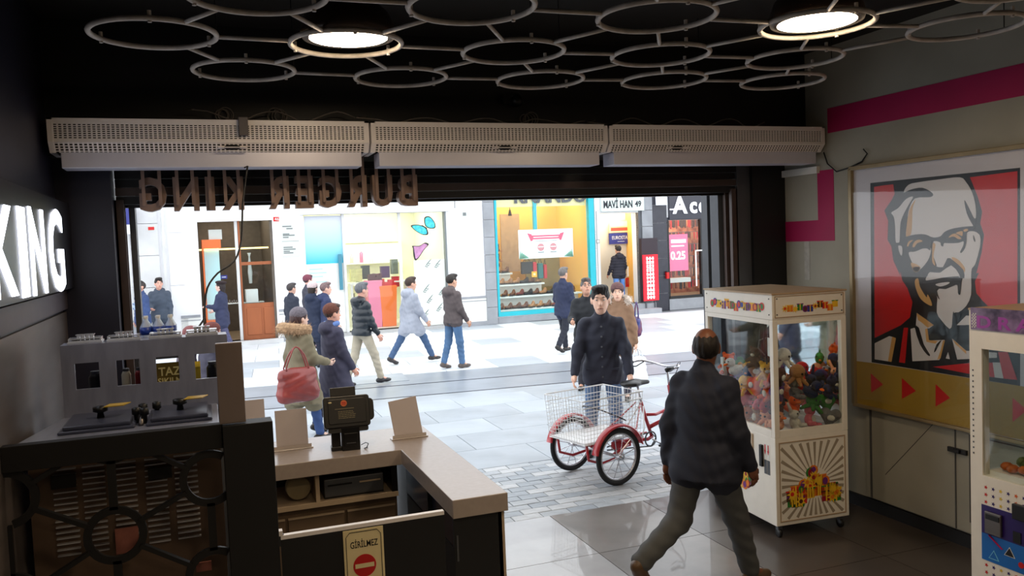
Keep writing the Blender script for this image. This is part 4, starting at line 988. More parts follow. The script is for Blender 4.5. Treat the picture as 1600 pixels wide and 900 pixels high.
for (x0, x1, z0, z1) in ops:
    b.box(x, x0, 0, .35, 0, TOP)
    if z0 > 0: b.box(x0, x1, 0, .35, 0, z0)
    b.box(x0, x1, 0, .35, z1, TOP); x = x1
b.box(x, 16, 0, .35, 0, TOP)
fac = fst('wall_facade', b, m_plas)
def fb(name, m, x0, x1, z0, z1, d0, d1, par=None, **k):
    return MB().box(x0, x1, d0, d1, z0, z1).build(name, m, par or fac, **k)
def stones(x0, x1, z0, z1, d, m, h=.55, alt=True):
    k = 0; z = z0
    while z < z1-.05:
        zz_ = min(z+h, z1); fb('stone_block', m, x0+(.0 if k % 2 or not alt else .0), x1, z+.008, zz_-.008, -d, 0); z = zz_; k += 1
r_ = rect(214, 330, 250, 500); stones(r_[0]-.1, r_[1], .8, 4.0, .05, m_pstone, .78); stones(r_[0]-1.3, r_[0]-.12, .8, 4.0, .02, m_pstone, .78)
fb('plinth', m_stone, -12, r_[1], 0, .8, -.07, 0)
r_ = rect(250, 300, 257, 500); MB().tube([(r_[0]+.1, -.07, .2), (r_[0]+.1, -.07, 5)], .045, 10).build('drain_pipe', m_pstone, fac)
stones(r_[1]+.1, r_[1]+.45, .3, 5, .03, m_plas, 1.3)
r_ = rect(757, 305, 776, 508); stones(r_[0], S[0]-.02, 0, 4.4, .06, m_stone, .5)
stones(S[1]+.02, D[0]-.1, 0, 4.4, .04, m_pstone, .5); stones(S[0], S[1], 0, S[2]-.03, .03, m_stone, .6)
r_ = rect(1000, 305, 1019, 490); stones(D[1]+.12, r_[1], 0.15, 4.4, .08, m_stone, .5)
K0 = rect(1019, 300, 1043, 490)
b = MB()
for k in range(8):
    fb('granite_tile', m_dtile, K0[0], K[0], .0+k*.55, .54+k*.55, -.03, 0)
fb('granite_tile', m_dtile, K[0], K[0]+3, K[3], K[3]+.08, -.03, 0); fb('plinth', m_stone, K[0], K[0]+3, 0, .34, -.06, 0)
# base mouldings
def base(x0, x1):
    fb('base_panel', m_white, x0, x1, .12, .78, -.03, 0); fb('base_moulding', m_stone, x0, x1, .78, .84, -.05, 0); fb('base_moulding', m_stone, x0, x1, .70, .72, -.04, 0); fb('kerb', m_stone, x0, x1, 0, .12, -.06, 0)
base(P[1]+.1, rect(757, 305, 758, 508)[0]); base(A[1]+.05, P[0]-.05); base(-8, A[0]-.05)
# number plates, plaque, blue sign
def fthing(name, label, cat, x, z, d=0.0, group=None): 
    t = thing(name, label, cat, group=group); t.matrix_world = FM @ Matrix.Translation((x, d, z)); return t
def lb(t, name, m, x0, x1, z0, z1, d0, d1, **k): return MB().box(x0, x1, d0, d1, z0, z1).build(name, m, t, **k)
def ftext(t, s, m, h, x, z, d, **k): return text(s, 'lettering', m, h, MX((x, d, z), (1, 0, 0), (0, 0, 1)), t, depth=k.pop('depth', .004), **k)
m_navy = mat('navy_sign', (.18, .20, .50), .4, noise=.05)
r_ = rect(427, 339, 436, 346); t = fthing('number_plate', 'small red house number plate beside the jeweller doorway', 'plate', r_[0], r_[2], -.01); lb(t, 'plate', m_red, 0, r_[1]-r_[0], 0, r_[3]-r_[2], 0, .012); ftext(t, '46', m_white, .08, .03, .02, -.003)
r_ = rect(440, 349, 467, 401); t = fthing('wall_plaque', 'pale notice plaque with grey lettering on the white wall', 'plaque', r_[0], r_[2], -.02); w, h = r_[1]-r_[0], r_[3]-r_[2]
m_plq = mat('plaque_grey', (.80, .82, .80), .4); m_gink = mat('grey_ink', (.45, .47, .47), .6); lb(t, 'plate', m_plq, 0, w, 0, h, 0, .02)
b = MB(); rnd = random.Random(9)
for z in (.93, .86, .70, .66, .60, .30, .24, .18, .13): x0 = .08 if z not in (.86,) else .3; b.box(w*x0, w*(x0+rnd.uniform(.35, .8)*(1-x0)), -.003, 0, h*z-.03, h*z)
b.box(w*.02, w*.98, -.002, 0, h*.46, h*.47); b.build('text_line', m_gink, t)['kind'] = 'stuff'
r_ = rect(190, 320, 214, 352); t = fthing('blue_sign', 'blue shop sign box at the far left of the street', 'sign', r_[0], r_[2], -.45); w, h = r_[1]-r_[0], r_[3]-r_[2]
lb(t, 'box', m_navy, 0, w, 0, h, 0, .12); lb(t, 'base_strip', m_white, 0, w, -.22, 0, 0, .12); lb(t, 'bracket', m_grey, w*.4, w*.5, h*.4, h*.5, .12, .45); lb(t, 'symbol', m_white, w*.75, w*.9, h*.3, h*.42, -.005, 0)
r_ = rect(230, 355, 240, 361); t = fthing('number_plate', 'small pale number plate on the stone blocks at the far left', 'plate', r_[0], r_[2], -.06); lb(t, 'plate', m_plq, 0, .18, 0, .12, 0, .01); lb(t, 'border', m_red, .02, .16, .02, .10, -.002, 0)
r_ = rect(722, 330, 728, 338); t = fthing('number_plate', 'small grey number plate high on the wall right of the cosmetics shop', 'plate', r_[0], r_[2], -.015); lb(t, 'plate', m_plq, 0, .13, 0, .12, 0, .012); lb(t, 'border', m_gink, .015, .115, .015, .105, -.002, 0)
r_ = rect(932, 375, 936, 380); t = fthing('number_plate', 'small dark number plate on the pale stones left of the doorway', 'plate', r_[0]-.03, r_[2], -.06); lb(t, 'plate', m_gink, 0, .11, 0, .11, 0, .012); lb(t, 'border', m_plq, .015, .095, .015, .095, -.002, 0)
MB().tube([(P[1]+.55, -.05, 4.2), (P[1]+.55, -.05, 3.45), (P[1]+.75, -.05, 3.38), (P[1]+.9, -.05, 3.42)], .015, 6).build('wall_conduit', m_pstone, fac)
MB().tube([(P[1]+.28, -.02, 4.5), (P[1]+.28, -.02, 3.35)], .01, 6).build('wall_conduit', m_gink, fac)

def room(name, o, depth, mwall, mfloor, light, col, mback=None):
    x0, x1, z0, z1 = o
    t = MB(); 
    fb(name+'_back', mback or mwall, x0-.1, x1+.1, z0-.1, z1+.4, depth, depth+.1); fb(name+'_side', mwall, x0-.2, x0-.02, z0-.1, z1+.4, .35, depth); fb(name+'_side', mwall, x1+.02, x1+.2, z0-.1, z1+.4, .35, depth)
    fb(name+'_floor', mfloor, x0-.1, x1+.1, z0-.1, z0, .0, depth); fb(name+'_ceiling', m_white, x0-.1, x1+.1, z1+.3, z1+.4, .35, depth)
    L = bpy.data.lights.new('shop_light', 'AREA'); L.energy = light; L.shape = 'RECTANGLE'; L.size = (x1-x0)*.8; L.size_y = depth*.6; L.color = col
    lo = bpy.data.objects.new('shop_light', L); COL.objects.link(lo); lo.matrix_world = FM @ Matrix.Translation(((x0+x1)/2, depth*.55, z1+.28))
# --- jeweller (A)
m_brw = mat('dim_brown_wall', (.40, .36, .32), .6, noise=.2); m_wood = mat('orange_wood', (.62, .34, .18), .5, noise=.2, scale=5, stretch=(1, 1, .2)); m_tanfl = mat('tan_floor', (.62, .55, .46), .5, noise=.15)
room('jeweller', ops[0], 3.0, m_brw, m_tanfl, SHOPLIGHT*.5, (1, .85, .65))
t = fthing('jeweller_door', 'glass and wood shopfront with display case, left of the plaque', 'shopfront', A[0], .1, 0); w, h = A[1]-A[0], A[3]-.1
xs_ = (rect(371, 345, 379, 520)[0]-A[0], rect(371, 345, 379, 520)[1]-A[0])
lb(t, 'post', m_pstone, xs_[0], xs_[0]+.07, 0, h, .1, .2); lb(t, 'post', m_wood, xs_[0]+.08, xs_[1], 0, h, .1, .2); lb(t, 'post', m_brw, w-.06, w, 0, h, .05, .2)
lb(t, 'transom', m_wood, xs_[1], w-.06, 1.92, 2.0, .1, .18); zz0 = fp(400, 474)[1]-.1
wd = lb(t, 'wood_panel', m_wood, xs_[1], w-.06, 0, zz0, .08, .2)
for i in range(2): MB().box(xs_[1]+.06+i*.42, xs_[1]+.42+i*.42, .06, .08, .12, zz0-.12).build('raised_field', m_wood, wd, bevel=.01)
lb(t, 'glass', m_sglass, xs_[1], w-.06, zz0, h, .13, .14); lb(t, 'light_strip', mat('yellow_tube', (1, .85, .5), emit=3.5), .0, w-.06, fp(350, 389)[1]-.12, fp(350, 389)[1]-.08, .6, .64)
x0 = rect(316, 374, 346, 388); t2 = fthing('display_case', 'tall lit glass case with orange top in the jeweller window, left side', 'cabinet', x0[0], .1, .25); w = x0[1]-x0[0]
lb(t2, 'top', mat('case_orange', (.85, .42, .20), .4), 0, w, x0[2]-.1, x0[3]-.1, 0, .5); lb(t2, 'base', mat('case_orange', (0, 0, 0)), 0, w, 0, .55, 0, .5); lb(t2, 'back', mat('ice_blue', (.72, .86, .88), .4, emit=.35), .03, w-.03, .55, x0[2]-.1, .4, .5)
lb(t2, 'side', mat('case_orange', (0, 0, 0)), 0, .04, .55, x0[2]-.1, 0, .5); lb(t2, 'glass', m_sglass, .03, w, .55, x0[2]-.1, 0, .01)
lb(t2, 'box_on_top', m_plq, .18, .5, x0[3]-.1, x0[3]+.15, .1, .4)
t3 = fthing('display_plinth', 'white block with silver pieces in the wood-panelled window', 'display', A[0]+1.25, .1+zz0, .35)
lb(t3, 'block', m_white, -.15, .15, .02, .35, 0, .3); lb(t3, 'shelf', m_plq, -.6, .3, 0, .02, 0, .4); bb = MB(); rnd = random.Random(2)
for i in range(14): bb.ell((-.55+i*.055, .1+rnd.uniform(0, .1), .05), (.02, .02, .035+rnd.uniform(0, .03)), 8)
bb.build('silver_pieces', m_steel, t3, smooth=True)['kind'] = 'stuff'
MB().lathe([(.04, .5), (.06, .8), (.02, 1.2), (.05, 1.3)], (0, .2, 0), 12).build('tall_vase', m_plq, t3, smooth=True)
fb('shop_step', m_pstone, A[0]-.1, A[1]+.1, 0, .1, -.25, 0)
t = fthing('small_notice', 'small dark blue notice beside the jeweller door', 'notice', rect(346, 430, 358, 436)[0], rect(346, 430, 358, 436)[2], .3); lb(t, 'card', m_navy, 0, .16, 0, .09, 0, .01); lb(t, 'line', m_white, .03, .13, .035, .05, -.002, 0)

# --- cosmetics shop (P)
m_cw = mat('cream_interior', (.93, .92, .80), .6, noise=.05); m_wf = mat('white_floor', (.85, .84, .8), .4)
room('cosmetics', ops[1], 3.2, m_cw, m_wf, SHOPLIGHT*1.6, (1, .97, .85))
t = fthing('cosmetics_shopfront', 'wide glass shopfront with teal gradient panel and butterfly stickers', 'shopfront', P[0], .1, 0); w, h = P[1]-P[0], P[3]-.1
lb(t, 'head_rail', m_pstone, -.1, w+.1, h, h+.14, -.06, .1)
b1 = rect(538, 340, 548, 510); b2 = rect(626, 340, 630, 510); lb(t, 'post', m_pstone, b1[0]-P[0], b1[0]-P[0]+.07, 0, h, .02, .14); lb(t, 'post', m_pstone, b2[0]-P[0], b2[1]-P[0], 0, h, .05, .12); lb(t, 'post', m_gink, w-.05, w, 0, h, -.02, .15)
m_grad = bpy.data.materials.new('teal_gradient_film'); m_grad.use_nodes = True; nt = m_grad.node_tree; bs = nt.nodes['Principled BSDF']; tc = nt.nodes.new('ShaderNodeTexCoord'); sp = nt.nodes.new('ShaderNodeSeparateXYZ'); cr_ = nt.nodes.new('ShaderNodeValToRGB')
nt.links.new(tc.outputs['Generated'], sp.inputs[0]); nt.links.new(sp.outputs[2], cr_.inputs[0]); nt.links.new(cr_.outputs[0], bs.inputs['Base Color'])
e = cr_.color_ramp.elements; e[0].position = 0; e[0].color = (*lin((.20, .72, .82)), 1); e[1].position = .9; e[1].color = (*lin((.80, .82, .86)), 1); n_ = e.new(.45); n_.color = (*lin((.66, .84, .90)), 1)
zt_ = fp(510, 412)[1]-.1; lb(t, 'film_panel', m_grad, .03, b1[0]-P[0], zt_, h-.03, .08, .10); lb(t, 'white_panel', m_white, .03, b1[0]-P[0], 0, zt_, .08, .10)
b = MB(); 
for k, z in enumerate((.12, .22, .32, .46)): b.box(.1, .45+.1*(k % 2), .075, .08, zt_-z-.03, zt_-z)
b.build('printed_lines', mat('pale_teal', (.66, .86, .88), .5), t)['kind'] = 'stuff'
lb(t, 'door_handle', mat('teal_handle', (.25, .50, .58), .3), b1[0]-P[0]-.14, b1[0]-P[0]-.05, 1.15, 2.1, -.01, .03)
lb(t, 'white_panel', m_white, rect(650, 405, 651, 510)[0]-P[0], w-.06, 0, fp(670, 406)[1]-.1, .08, .10); lb(t, 'glass', m_sglass, b1[0]-P[0]+.07, w-.05, 0, h, .105, .11)
# leaf sprigs
m_leaf = mat('grey_green_leaf', (.42, .52, .50), .5, noise=.2, scale=10)
rnd = random.Random(8); xw = rect(650, 405, 651, 510)[0]-P[0]
for i, (u, v) in enumerate(((.35, 1.75), (.65, 1.72), (.25, 1.05), (.75, .95), (.35, .75), (.2, .35), (.65, .5))):
    sp_ = MB().tube([(xw+u*.9, .075, v-.1), (xw+u*.9+.12, .075, v+.03)], .006, 5).build('leaf_sprig', m_leaf, t)
    for k in range(6):
        a = k*.02; sgn = 1 if k % 2 else -1; cx, cz = xw+u*.9+a, v-.09+a*1.05
        MB().prism([(cx, .074, cz), (cx+.05, .074, cz+sgn*.05+.02), (cx+.11, .074, cz+sgn*.06+.05), (cx+.04, .074, cz+sgn*.015+.01)], (0, -.003, 0)).build('leaf', m_leaf, sp_)
# butterflies
m_bt = mat('butterfly_teal', (.10, .66, .74), .35, noise=.3, scale=12, col2=(.3, .8, .8)); m_bp = mat('butterfly_pink', (.78, .55, .72), .4, noise=.3, scale=8); m_bk = mat('butterfly_edge', (.12, .12, .16), .5)
def bfly(label, wings, m, body):
    px0 = wings[0][0]; a = fp(*px0); tt = fthing('butterfly_sticker', label, 'sticker', a[0], a[1], .06, 'butterfly stickers')
    for wpts in wings:
        Q = [fp(*p_) for p_ in wpts]; cx = sum(q_[0] for q_ in Q)/len(Q); cz = sum(q_[1] for q_ in Q)/len(Q)
        big = [(q_[0]-a[0], 0, q_[1]-a[1]) for q_ in Q]; sm = [((q_[0]-cx)*.84+cx-a[0], -.006, (q_[1]-cz)*.84+cz-a[1]) for q_ in Q]
        e_ = MB().prism(smooth_poly(big, 3), (0, -.005, 0)).build('wing', m_bk, tt); MB().prism(smooth_poly(sm, 3), (0, -.003, 0)).build('wing_field', m, e_)
    Q = [fp(*p_) for p_ in body]; MB().tube([(q_[0]-a[0], -.012, q_[1]-a[1]) for q_ in Q], .015, 6).build('body', m_bk, tt)
bfly('large teal butterfly sticker high on the cosmetics window', [[(665, 352), (664, 340), (672, 338), (680, 347), (681, 356), (672, 357)], [(646, 357), (643, 352), (655, 351), (667, 356), (670, 366), (662, 367), (652, 362)]], m_bt, [(660, 352), (668, 357)])
bfly('pink butterfly sticker below the teal one on the cosmetics window', [[(646, 388), (645, 384), (656, 384), (665, 379), (671, 382), (664, 390), (656, 402), (650, 407), (647, 400)]], m_bp, [(646, 384), (649, 403)])
# shelves, bins, products
t = fthing('wall_shelf', 'cream wall shelving with bottles at the back of the cosmetics shop', 'shelf', P[0]+1.2, .1, 2.9)
for z in (1.1, 1.75, 2.4): lb(t, 'shelf_board', m_white, 0, 2.2, z, z+.04, 0, .28)
lb(t, 'light_panel', mat('cream_light', (1, .98, .88), emit=.9), 0, 2.2, 1.8, 2.35, .26, .28)
for i, (u, z, hh, c, n) in enumerate(((.15, 1.79, .38, (.92, .75, .25), 'amber'), (.55, 1.79, .30, (.8, .85, .7), 'pale green'), (.85, 1.79, .42, (.85, .45, .6), 'pink'), (1.15, 1.79, .25, (.9, .9, .8), 'cream'), (1.5, 1.79, .3, (.9, .92, .95), 'white'), (.3, 1.14, .3, (.2, .16, .2), 'black'), (.7, 1.14, .3, (.45, .5, .4), 'olive'), (1.3, 1.14, .3, (.9, .3, .3), 'red'))):
    o_ = fthing('perfume_bottle', '%s bottle on the shelf at the back of the cosmetics shop' % n, 'bottle', P[0]+1.3+u, z+.1, 3.0, 'bottles in the cosmetics shop'); mm = mat('bottle_'+n.replace(' ', '_'), c, .3)
    MB().lathe([(.05, 0), (.06, .02), (.06, hh*.7), (.02, hh*.8)], n=12).build('body', mm, o_, smooth=True); MB().lathe([(.022, hh*.8), (.022, hh), (.001, hh)], n=10).build('cap', m_plq, o_)
def bin_(label, px, m, lab2=None, taper=.8, hcol=None):
    r_ = rect(*px, .9); t = fthing('display_bin', label, 'display stand', (r_[0]+r_[1])/2, .1, .95, 'display bins in the cosmetics shop'); w = (r_[1]-r_[0])/2; h = r_[3]-.1
    b = MB(); b.add([(-w*taper, -.18, 0), (w*taper, -.18, 0), (w*taper, .18, 0), (-w*taper, .18, 0), (-w, -.22, h), (w, -.22, h), (w, .22, h), (-w, .22, h)], [(3, 2, 1, 0), (0, 1, 5, 4), (1, 2, 6, 5), (2, 3, 7, 6), (3, 0, 4, 7), (4, 5, 6, 7)])
    b.build('bin', m, t, bevel=.01); MB().box(-w*1.04, w*1.04, -.23, .23, h-.06, h-.02).build('rim', m, t)
    bb = MB(); rnd = random.Random(int(px[0]))
    for k in range(8): bb.box(-w+.06+k*w*.22, -w+.12+k*w*.22, -.12, -.02, h, h+rnd.uniform(.08, .2))
    bb.build('products', hcol or m_red, t)['kind'] = 'stuff'; return t
bin_('pink display bin in the cosmetics shop, left of the orange one', (573, 438, 596, 498), mat('bin_pink', (.92, .50, .62), .45), hcol=mat('brown_goods', (.35, .2, .2)))
bin_('orange display bin in the cosmetics shop', (592, 446, 619, 500), mat('bin_orange', (.95, .45, .15), .45))
for i, (px, c, l) in enumerate((((566, 415, 578, 436), (.25, .25, .22), 'black patterned box on the stand in the cosmetics shop'), ((596, 416, 609, 434), (.30, .12, .35), 'purple box on the stand in the cosmetics shop'), ((577, 428, 593, 437), (.4, .15, .15), 'brown box on the stand in the cosmetics shop'), ((548, 420, 566, 440), (.85, .82, .55), 'pale yellow box on the stand in the cosmetics shop'), ((612, 405, 622, 428), (.45, .48, .42), 'grey green box in the cosmetics shop'), ((614, 432, 624, 448), (.8, .15, .2), 'red box beside the orange bin'))):
    r_ = rect(*px, 1.3); t = fthing('product_box', l, 'box', r_[0], r_[2], 1.3); lb(t, 'box', mat('boxc_%d' % i, c, .5, noise=.3, scale=20), 0, r_[1]-r_[0], 0, r_[3]-r_[2], 0, .18); lb(t, 'lid', mat('boxc_%d' % i, c), -.005, r_[1]-r_[0]+.005, r_[3]-r_[2]-.03, r_[3]-r_[2], -.005, .185)
r_ = rect(545, 437, 640, 440, 1.3); t = fthing('display_table', 'pale display table with drawers in the cosmetics shop', 'table', r_[0], .1, 1.2)
lb(t, 'top', m_white, 0, r_[1]-r_[0], r_[2]-.14, r_[2]-.1, 0, .5); lb(t, 'leg', m_white, .03, .1, 0, r_[2]-.14, .05, .4); lb(t, 'leg', m_white, r_[1]-r_[0]-.1, r_[1]-r_[0]-.03, 0, r_[2]-.14, .05, .4)
for k in range(3): lb(t, 'drawer', mat('pale_yellow', (.88, .86, .62), .5), .14, .55, .15+k*.28, .40+k*.28, .02, .4)

# --- shoe shop (S)
m_yel = mat('amber_wall', (.90, .74, .40), .6, noise=.1, scale=2)
room('shoes', (S[0], S[1], S[2], 3.9), 2.6, m_yel, m_tanfl, SHOPLIGHT*1.5, (1, .84, .55))
t = fthing('shoe_shopfront', 'turquoise framed shoe shop window with amber interior', 'shopfront', S[0], S[2], 0); w, h = S[1]-S[0], 3.9-S[2]
lb(t, 'frame_side', m_turq, 0, .07, 0, h, -.05, .12); lb(t, 'frame_side', m_turq, w-.18, w, 0, h, -.05, .12); lb(t, 'frame_sill', m_turq, 0, w, 0, .12, -.06, .12)
r_ = rect(836, 320, 841, 360); lb(t, 'mullion', m_turq, r_[0]-S[0], r_[1]-S[0], 1.9, h, .1, .2); lb(t, 'glass', m_sglass, .07, w-.18, .12, h, .0, .01)
m_cfas = mat('cream_fascia', (.93, .86, .62), .5); zf = fp(850, 322)[1]-S[2]; lb(t, 'fascia', m_cfas, .07, w-.18, zf, h+.4, .15, .2)
ftext(t, 'RNANDO', mat('fascia_letters', (.22, .22, .26), .4), .42, rect(806, 316, 807, 318)[0]-S[0], fp(850, 317)[1]-S[2], .12, depth=.03, bold=.03, width=2.35)
lb(t, 'back_panel', mat('olive_panel', (.55, .50, .30), .6, noise=.3, scale=2), w*.55, w-.25, .3, 2.4, 1.9, 1.95)
lb(t, 'pale_board', mat('tan_board', (.70, .58, .46), .5, noise=.2), w*.3, w*.5, 1.2, 3.0, 1.9, 1.95)
r_ = rect(811, 358, 896, 403); t = fthing('window_poster', 'white poster with pink ribbon and green leaves in the shoe shop window', 'poster', r_[0], r_[2], .03); w, h = r_[1]-r_[0], r_[3]-r_[2]
m_wp = mat('poster_white', (.96, .96, .96), .4); m_rib = mat('ribbon_pink', (.88, .28, .42), .5)
o_ = lb(t, 'sheet', m_wp, 0, w, 0, h, 0, .01)
b = MB(); b.box(w*.22, w*.78, -.003, 0, h*.66, h*.80); b.build('ribbon', m_rib, t)
for s in (0, 1): MB().prism([(w*(.22 if not s else .78), -.004, h*.6), (w*(.16 if not s else .84), -.004, h*.88), (w*(.24 if not s else .76), -.004, h*.84), (w*(.26 if not s else .74), -.004, h*.62)], (0, .003, 0)).build('ribbon_end', m_rib, t)
lb(t, 'text_line', m_wp, w*.27, w*.73, h*.715, h*.745, -.005, -.003); lb(t, 'text_line', m_gink, w*.3, w*.7, h*.59, h*.605, -.003, 0)
for u in (.40, .63):
    MB().lathe([(.001, -.004), (.11, -.004), (.11, 0)], (w*u, 0, h*.38), 24, ax='y').build('round_offer', mat('offer_pink', (.80, .50, .52), .5), t); lb(t, 'text_line', m_wp, w*u-.09, w*u+.09, h*.38, h*.41, -.006, -.004); lb(t, 'text_line', m_gink, w*u-.1, w*u+.1, h*.19, h*.22, -.003, 0)
for u, s in ((.0, 1), (1, -1)):
    for k in range(4): MB().prism([(w*u, -.004, 0), (w*u+s*.05*(k+1), -.004, .26-.05*k), (w*u+s*.08*(k+1), -.004, .02)], (0, .003, 0)).build('leaf', mat('poster_leaf', (.40, .62, .52), .5), t)
# shelves of shoes
t = fthing('shoe_display', 'white stepped display shelves in the shoe shop window', 'shelf', S[0]+.08, S[2], .2); w = S[1]-S[0]-.26
lv = [(.14, .22, .50), (.52, .55, .85), (.92, .95, 1.15)]; lvp = []
for k, (za, y0, y1) in enumerate(((.16, .05, .35), (.52, .35, .65), (.86, .65, .9), (1.2, .9, 1.1))):
    ww = w if k < 2 else w*.62 if k == 2 else w*.30
    lb(t, 'shelf_step', m_white, 0, ww, za-.05, za, y0, y1); lb(t, 'riser', m_white, 0, ww, za-.3 if k else 0, za-.05, y1-.02, y1); lvp.append((za, (y0+y1)/2-.05, ww))
def shoe(name, m, lab):
    o_ = thing(name, lab, 'shoe')
    sdf_obj('upper', [('ell', (0, -.04, .045), (.045, .075, .035)), ('ell', (0, .06, .065), (.042, .06, .05)), ('cap', (0, .07, .07), (0, .08, .12), .038, .034)], .016, m, o_, k=.03)
    MB().prism([(x_, y_, 0) for x_, y_ in [(-.035, .12), (-.045, .0), (-.05, -.08), (0, -.13), (.05, -.08), (.045, .0), (.035, .12)]], (0, 0, .022)).build('sole', m_dark, o_); return o_
scol = [('brown', (.38, .22, .14)), ('tan', (.62, .44, .28)), ('black', (.10, .09, .10)), ('dark red', (.42, .14, .12))]
sp_ = [shoe('shoe', mat('leather_'+n.replace(' ', '_'), c, .45, noise=.15), 'x') for n, c in scol]; us = [False]*4
lvn = ['lowest', 'second', 'third', 'highest']
for k, (za, yy, ww) in enumerate(lvp):
    n = int(ww/.25)
    for i in range(n):
        ci = rnd.choice((0, 0, 1, 1, 2, 3)); o_ = sp_[ci] if not us[ci] else copy_tree(sp_[ci]); us[ci] = True
        o_.matrix_world = FM @ Matrix.Translation((S[0]+.24+i*.25+rnd.uniform(-.02, .02), .2+yy, S[2]+za)) @ Matrix.Rotation(R(rnd.choice((-70, -50, -110))), 4, 'Z') @ Matrix.Scale(1.3, 4)
        tag(o_, '%s leather shoe on the %s step of the shoe display' % (scol[ci][0], lvn[k]), 'shoe', '%s shoes on the %s step of the shoe display' % (scol[ci][0], lvn[k]))
t = fthing('boot_rack', 'dark rack of boots at the left of the shoe shop window', 'shelf', S[0]+.12, S[2]+1.25, 1.2)
for k in range(3): lb(t, 'shelf_board', m_wood, 0, .6, k*.3, k*.3+.02, 0, .2)
for k in range(3):
    for i in range(3): 
        o_ = fthing('boot', 'dark boot on the rack inside the shoe shop, %s shelf' % ['bottom', 'middle', 'top'][k], 'boot', S[0]+.22+i*.19, S[2]+1.27+k*.3, 1.28, 'boots on the rack, %s shelf' % ['bottom', 'middle', 'top'][k])
        MB().box(-.03, .03, -.1, .05, 0, .06).build('foot', mat('leather_brown', (0, 0, 0)), o_, bevel=.02); MB().lathe([(.035, .05), (.04, .12), (.045, .22)], (0, .02, 0), 10).build('shaft', mat('leather_black', (0, 0, 0)), o_, smooth=True)
for i, (px, c, l) in enumerate((((832, 404, 838, 432), (.78, .12, .2), 'red hanging bag behind the poster in the shoe shop'), ((840, 405, 848, 435), (.1, .42, .42), 'teal hanging bag behind the poster in the shoe shop'), ((849, 408, 854, 435), (.75, .1, .15), 'dark red hanging bag next to the teal one in the shoe shop'), ((814, 404, 832, 428), (.15, .14, .14), 'black hanging bag behind the poster in the shoe shop'))):
    r_ = rect(*px, .9); t = fthing('handbag', l, 'bag', (r_[0]+r_[1])/2, r_[2], .9); hw = (r_[1]-r_[0])/2; hh = r_[3]-r_[2]; MB().box(-hw, hw, -.05, .05, 0, hh*.8).build('bag_body', mat('bagc_%d' % i, c, .45), t, bevel=.02)
    MB().tube([(-hw*.6, 0, hh*.8), (0, 0, hh*1.1), (hw*.6, 0, hh*.8)], .012, 6).build('strap', m_dark, t)
r_ = rect(831, 426, 838, 433, .5); t = fthing('price_card', 'orange square price card among the shoes', 'sign', r_[0], r_[2], .5); lb(t, 'card', mat('card_orange', (.98, .70, .1), .5), 0, .17, 0, .17, 0, .01); lb(t, 'mark', m_cream, .05, .12, .05, .12, -.003, 0)
lb_ = fthing('track_spot', 'dark spotlight hanging in the shoe shop', 'lamp', rect(801, 338, 802, 340, 1)[0], 3.25, 1.2); MB().lathe([(.05, -.12), (.06, -.1), (.03, .05), (.01, .08), (.01, .9)], n=12).build('lamp_head', m_dark, lb_, smooth=True)
# --- doorway (D)
m_or = mat('orange_hall', (.93, .72, .38), .6, noise=.06); room('hall', ops[3], .75, m_or, m_tanfl, SHOPLIGHT*.7, (1, .85, .6), mback=mat('pale_hall', (.86, .82, .74), .6))
t = fthing('doorway_frame', 'grey framed entrance between the shoe shop and the granite pilaster', 'door frame', D[0], .3, 0); w, h = D[1]-D[0], D[3]-.3
lb(t, 'jamb', m_pstone, -.08, .0, 0, h+.08, -.05, .1); lb(t, 'jamb', m_grey, w, w+.10, 0, h+.08, -.05, .1); lb(t, 'lintel', m_pstone, 0, w, h, h+.10, -.05, .1)
for k in range(2): fb('door_step', m_stone, D[0]-.1, D[1]+.4, k*.15, (k+1)*.15, -.6+k*.3, 0)
r_ = rect(937, 306, 1003, 330); t = fthing('building_sign', 'pale sign MAVİ HAN 49 above the doorway', 'sign', r_[0], r_[2], -.12); w, h = r_[1]-r_[0], r_[3]-r_[2]
lb(t, 'board', mat('sign_pale', (.82, .88, .86), .4), 0, w, 0, h, 0, .08); ftext(t, 'MAVİ HAN', m_bk, h*.66, w*.04, h*.2, -.004, width=w*.68, bold=.03); ftext(t, '49', m_bk, h*.4, w*.78, h*.25, -.004, width=w*.15, bold=.03)
r_ = rect(952, 364, 988, 381, .65); t = fthing('hall_sign', 'navy EUROSTAR sign inside the doorway', 'sign', r_[0], r_[2], .65); w, h = r_[1]-r_[0], r_[3]-r_[2]; lb(t, 'board', m_navy, 0, w, 0, h, 0, .03); ftext(t, 'EUROSTAR', m_white, h*.32, w*.12, h*.42, -.004, width=w*.76)
lb(t, 'line', m_plq, w*.35, w*.65, h*.2, h*.25, -.003, 0)
r_ = rect(952, 344, 988, 363, .65); t = fthing('hall_directory', 'pale directory board above the navy sign', 'sign', r_[0], r_[2], .65); w, h = r_[1]-r_[0], r_[3]-r_[2]; lb(t, 'board', m_cream, 0, w, 0, h, 0, .03); lb(t, 'red_strip', mat('brick_red', (.75, .3, .22), .5), .05, w-.05, 0.05, h*.4, -.004, 0); lb(t, 'grey_strip', m_plq, .05, w-.05, h*.5, h*.9, -.004, 0)
r_ = rect(980, 416, 989, 432, .65); t = fthing('hall_poster', 'small white poster inside the doorway, right of the person', 'poster', r_[0], r_[2], .65); w, h = r_[1]-r_[0], r_[3]-r_[2]; lb(t, 'sheet', m_wp, 0, w, 0, h, 0, .02); lb(t, 'picture', m_plq, .05, w-.05, h*.3, h*.9, -.003, 0)
r_ = rect(978, 434, 989, 448, .65); t = fthing('hall_poster', 'small red poster inside the doorway, under the white one', 'poster', r_[0], r_[2], .65); w, h = r_[1]-r_[0], r_[3]-r_[2]; lb(t, 'sheet', m_red, 0, w, 0, h, 0, .02); lb(t, 'picture', mat('brick_red', (0, 0, 0)), .05, w-.05, h*.3, h*.8, -.003, 0)
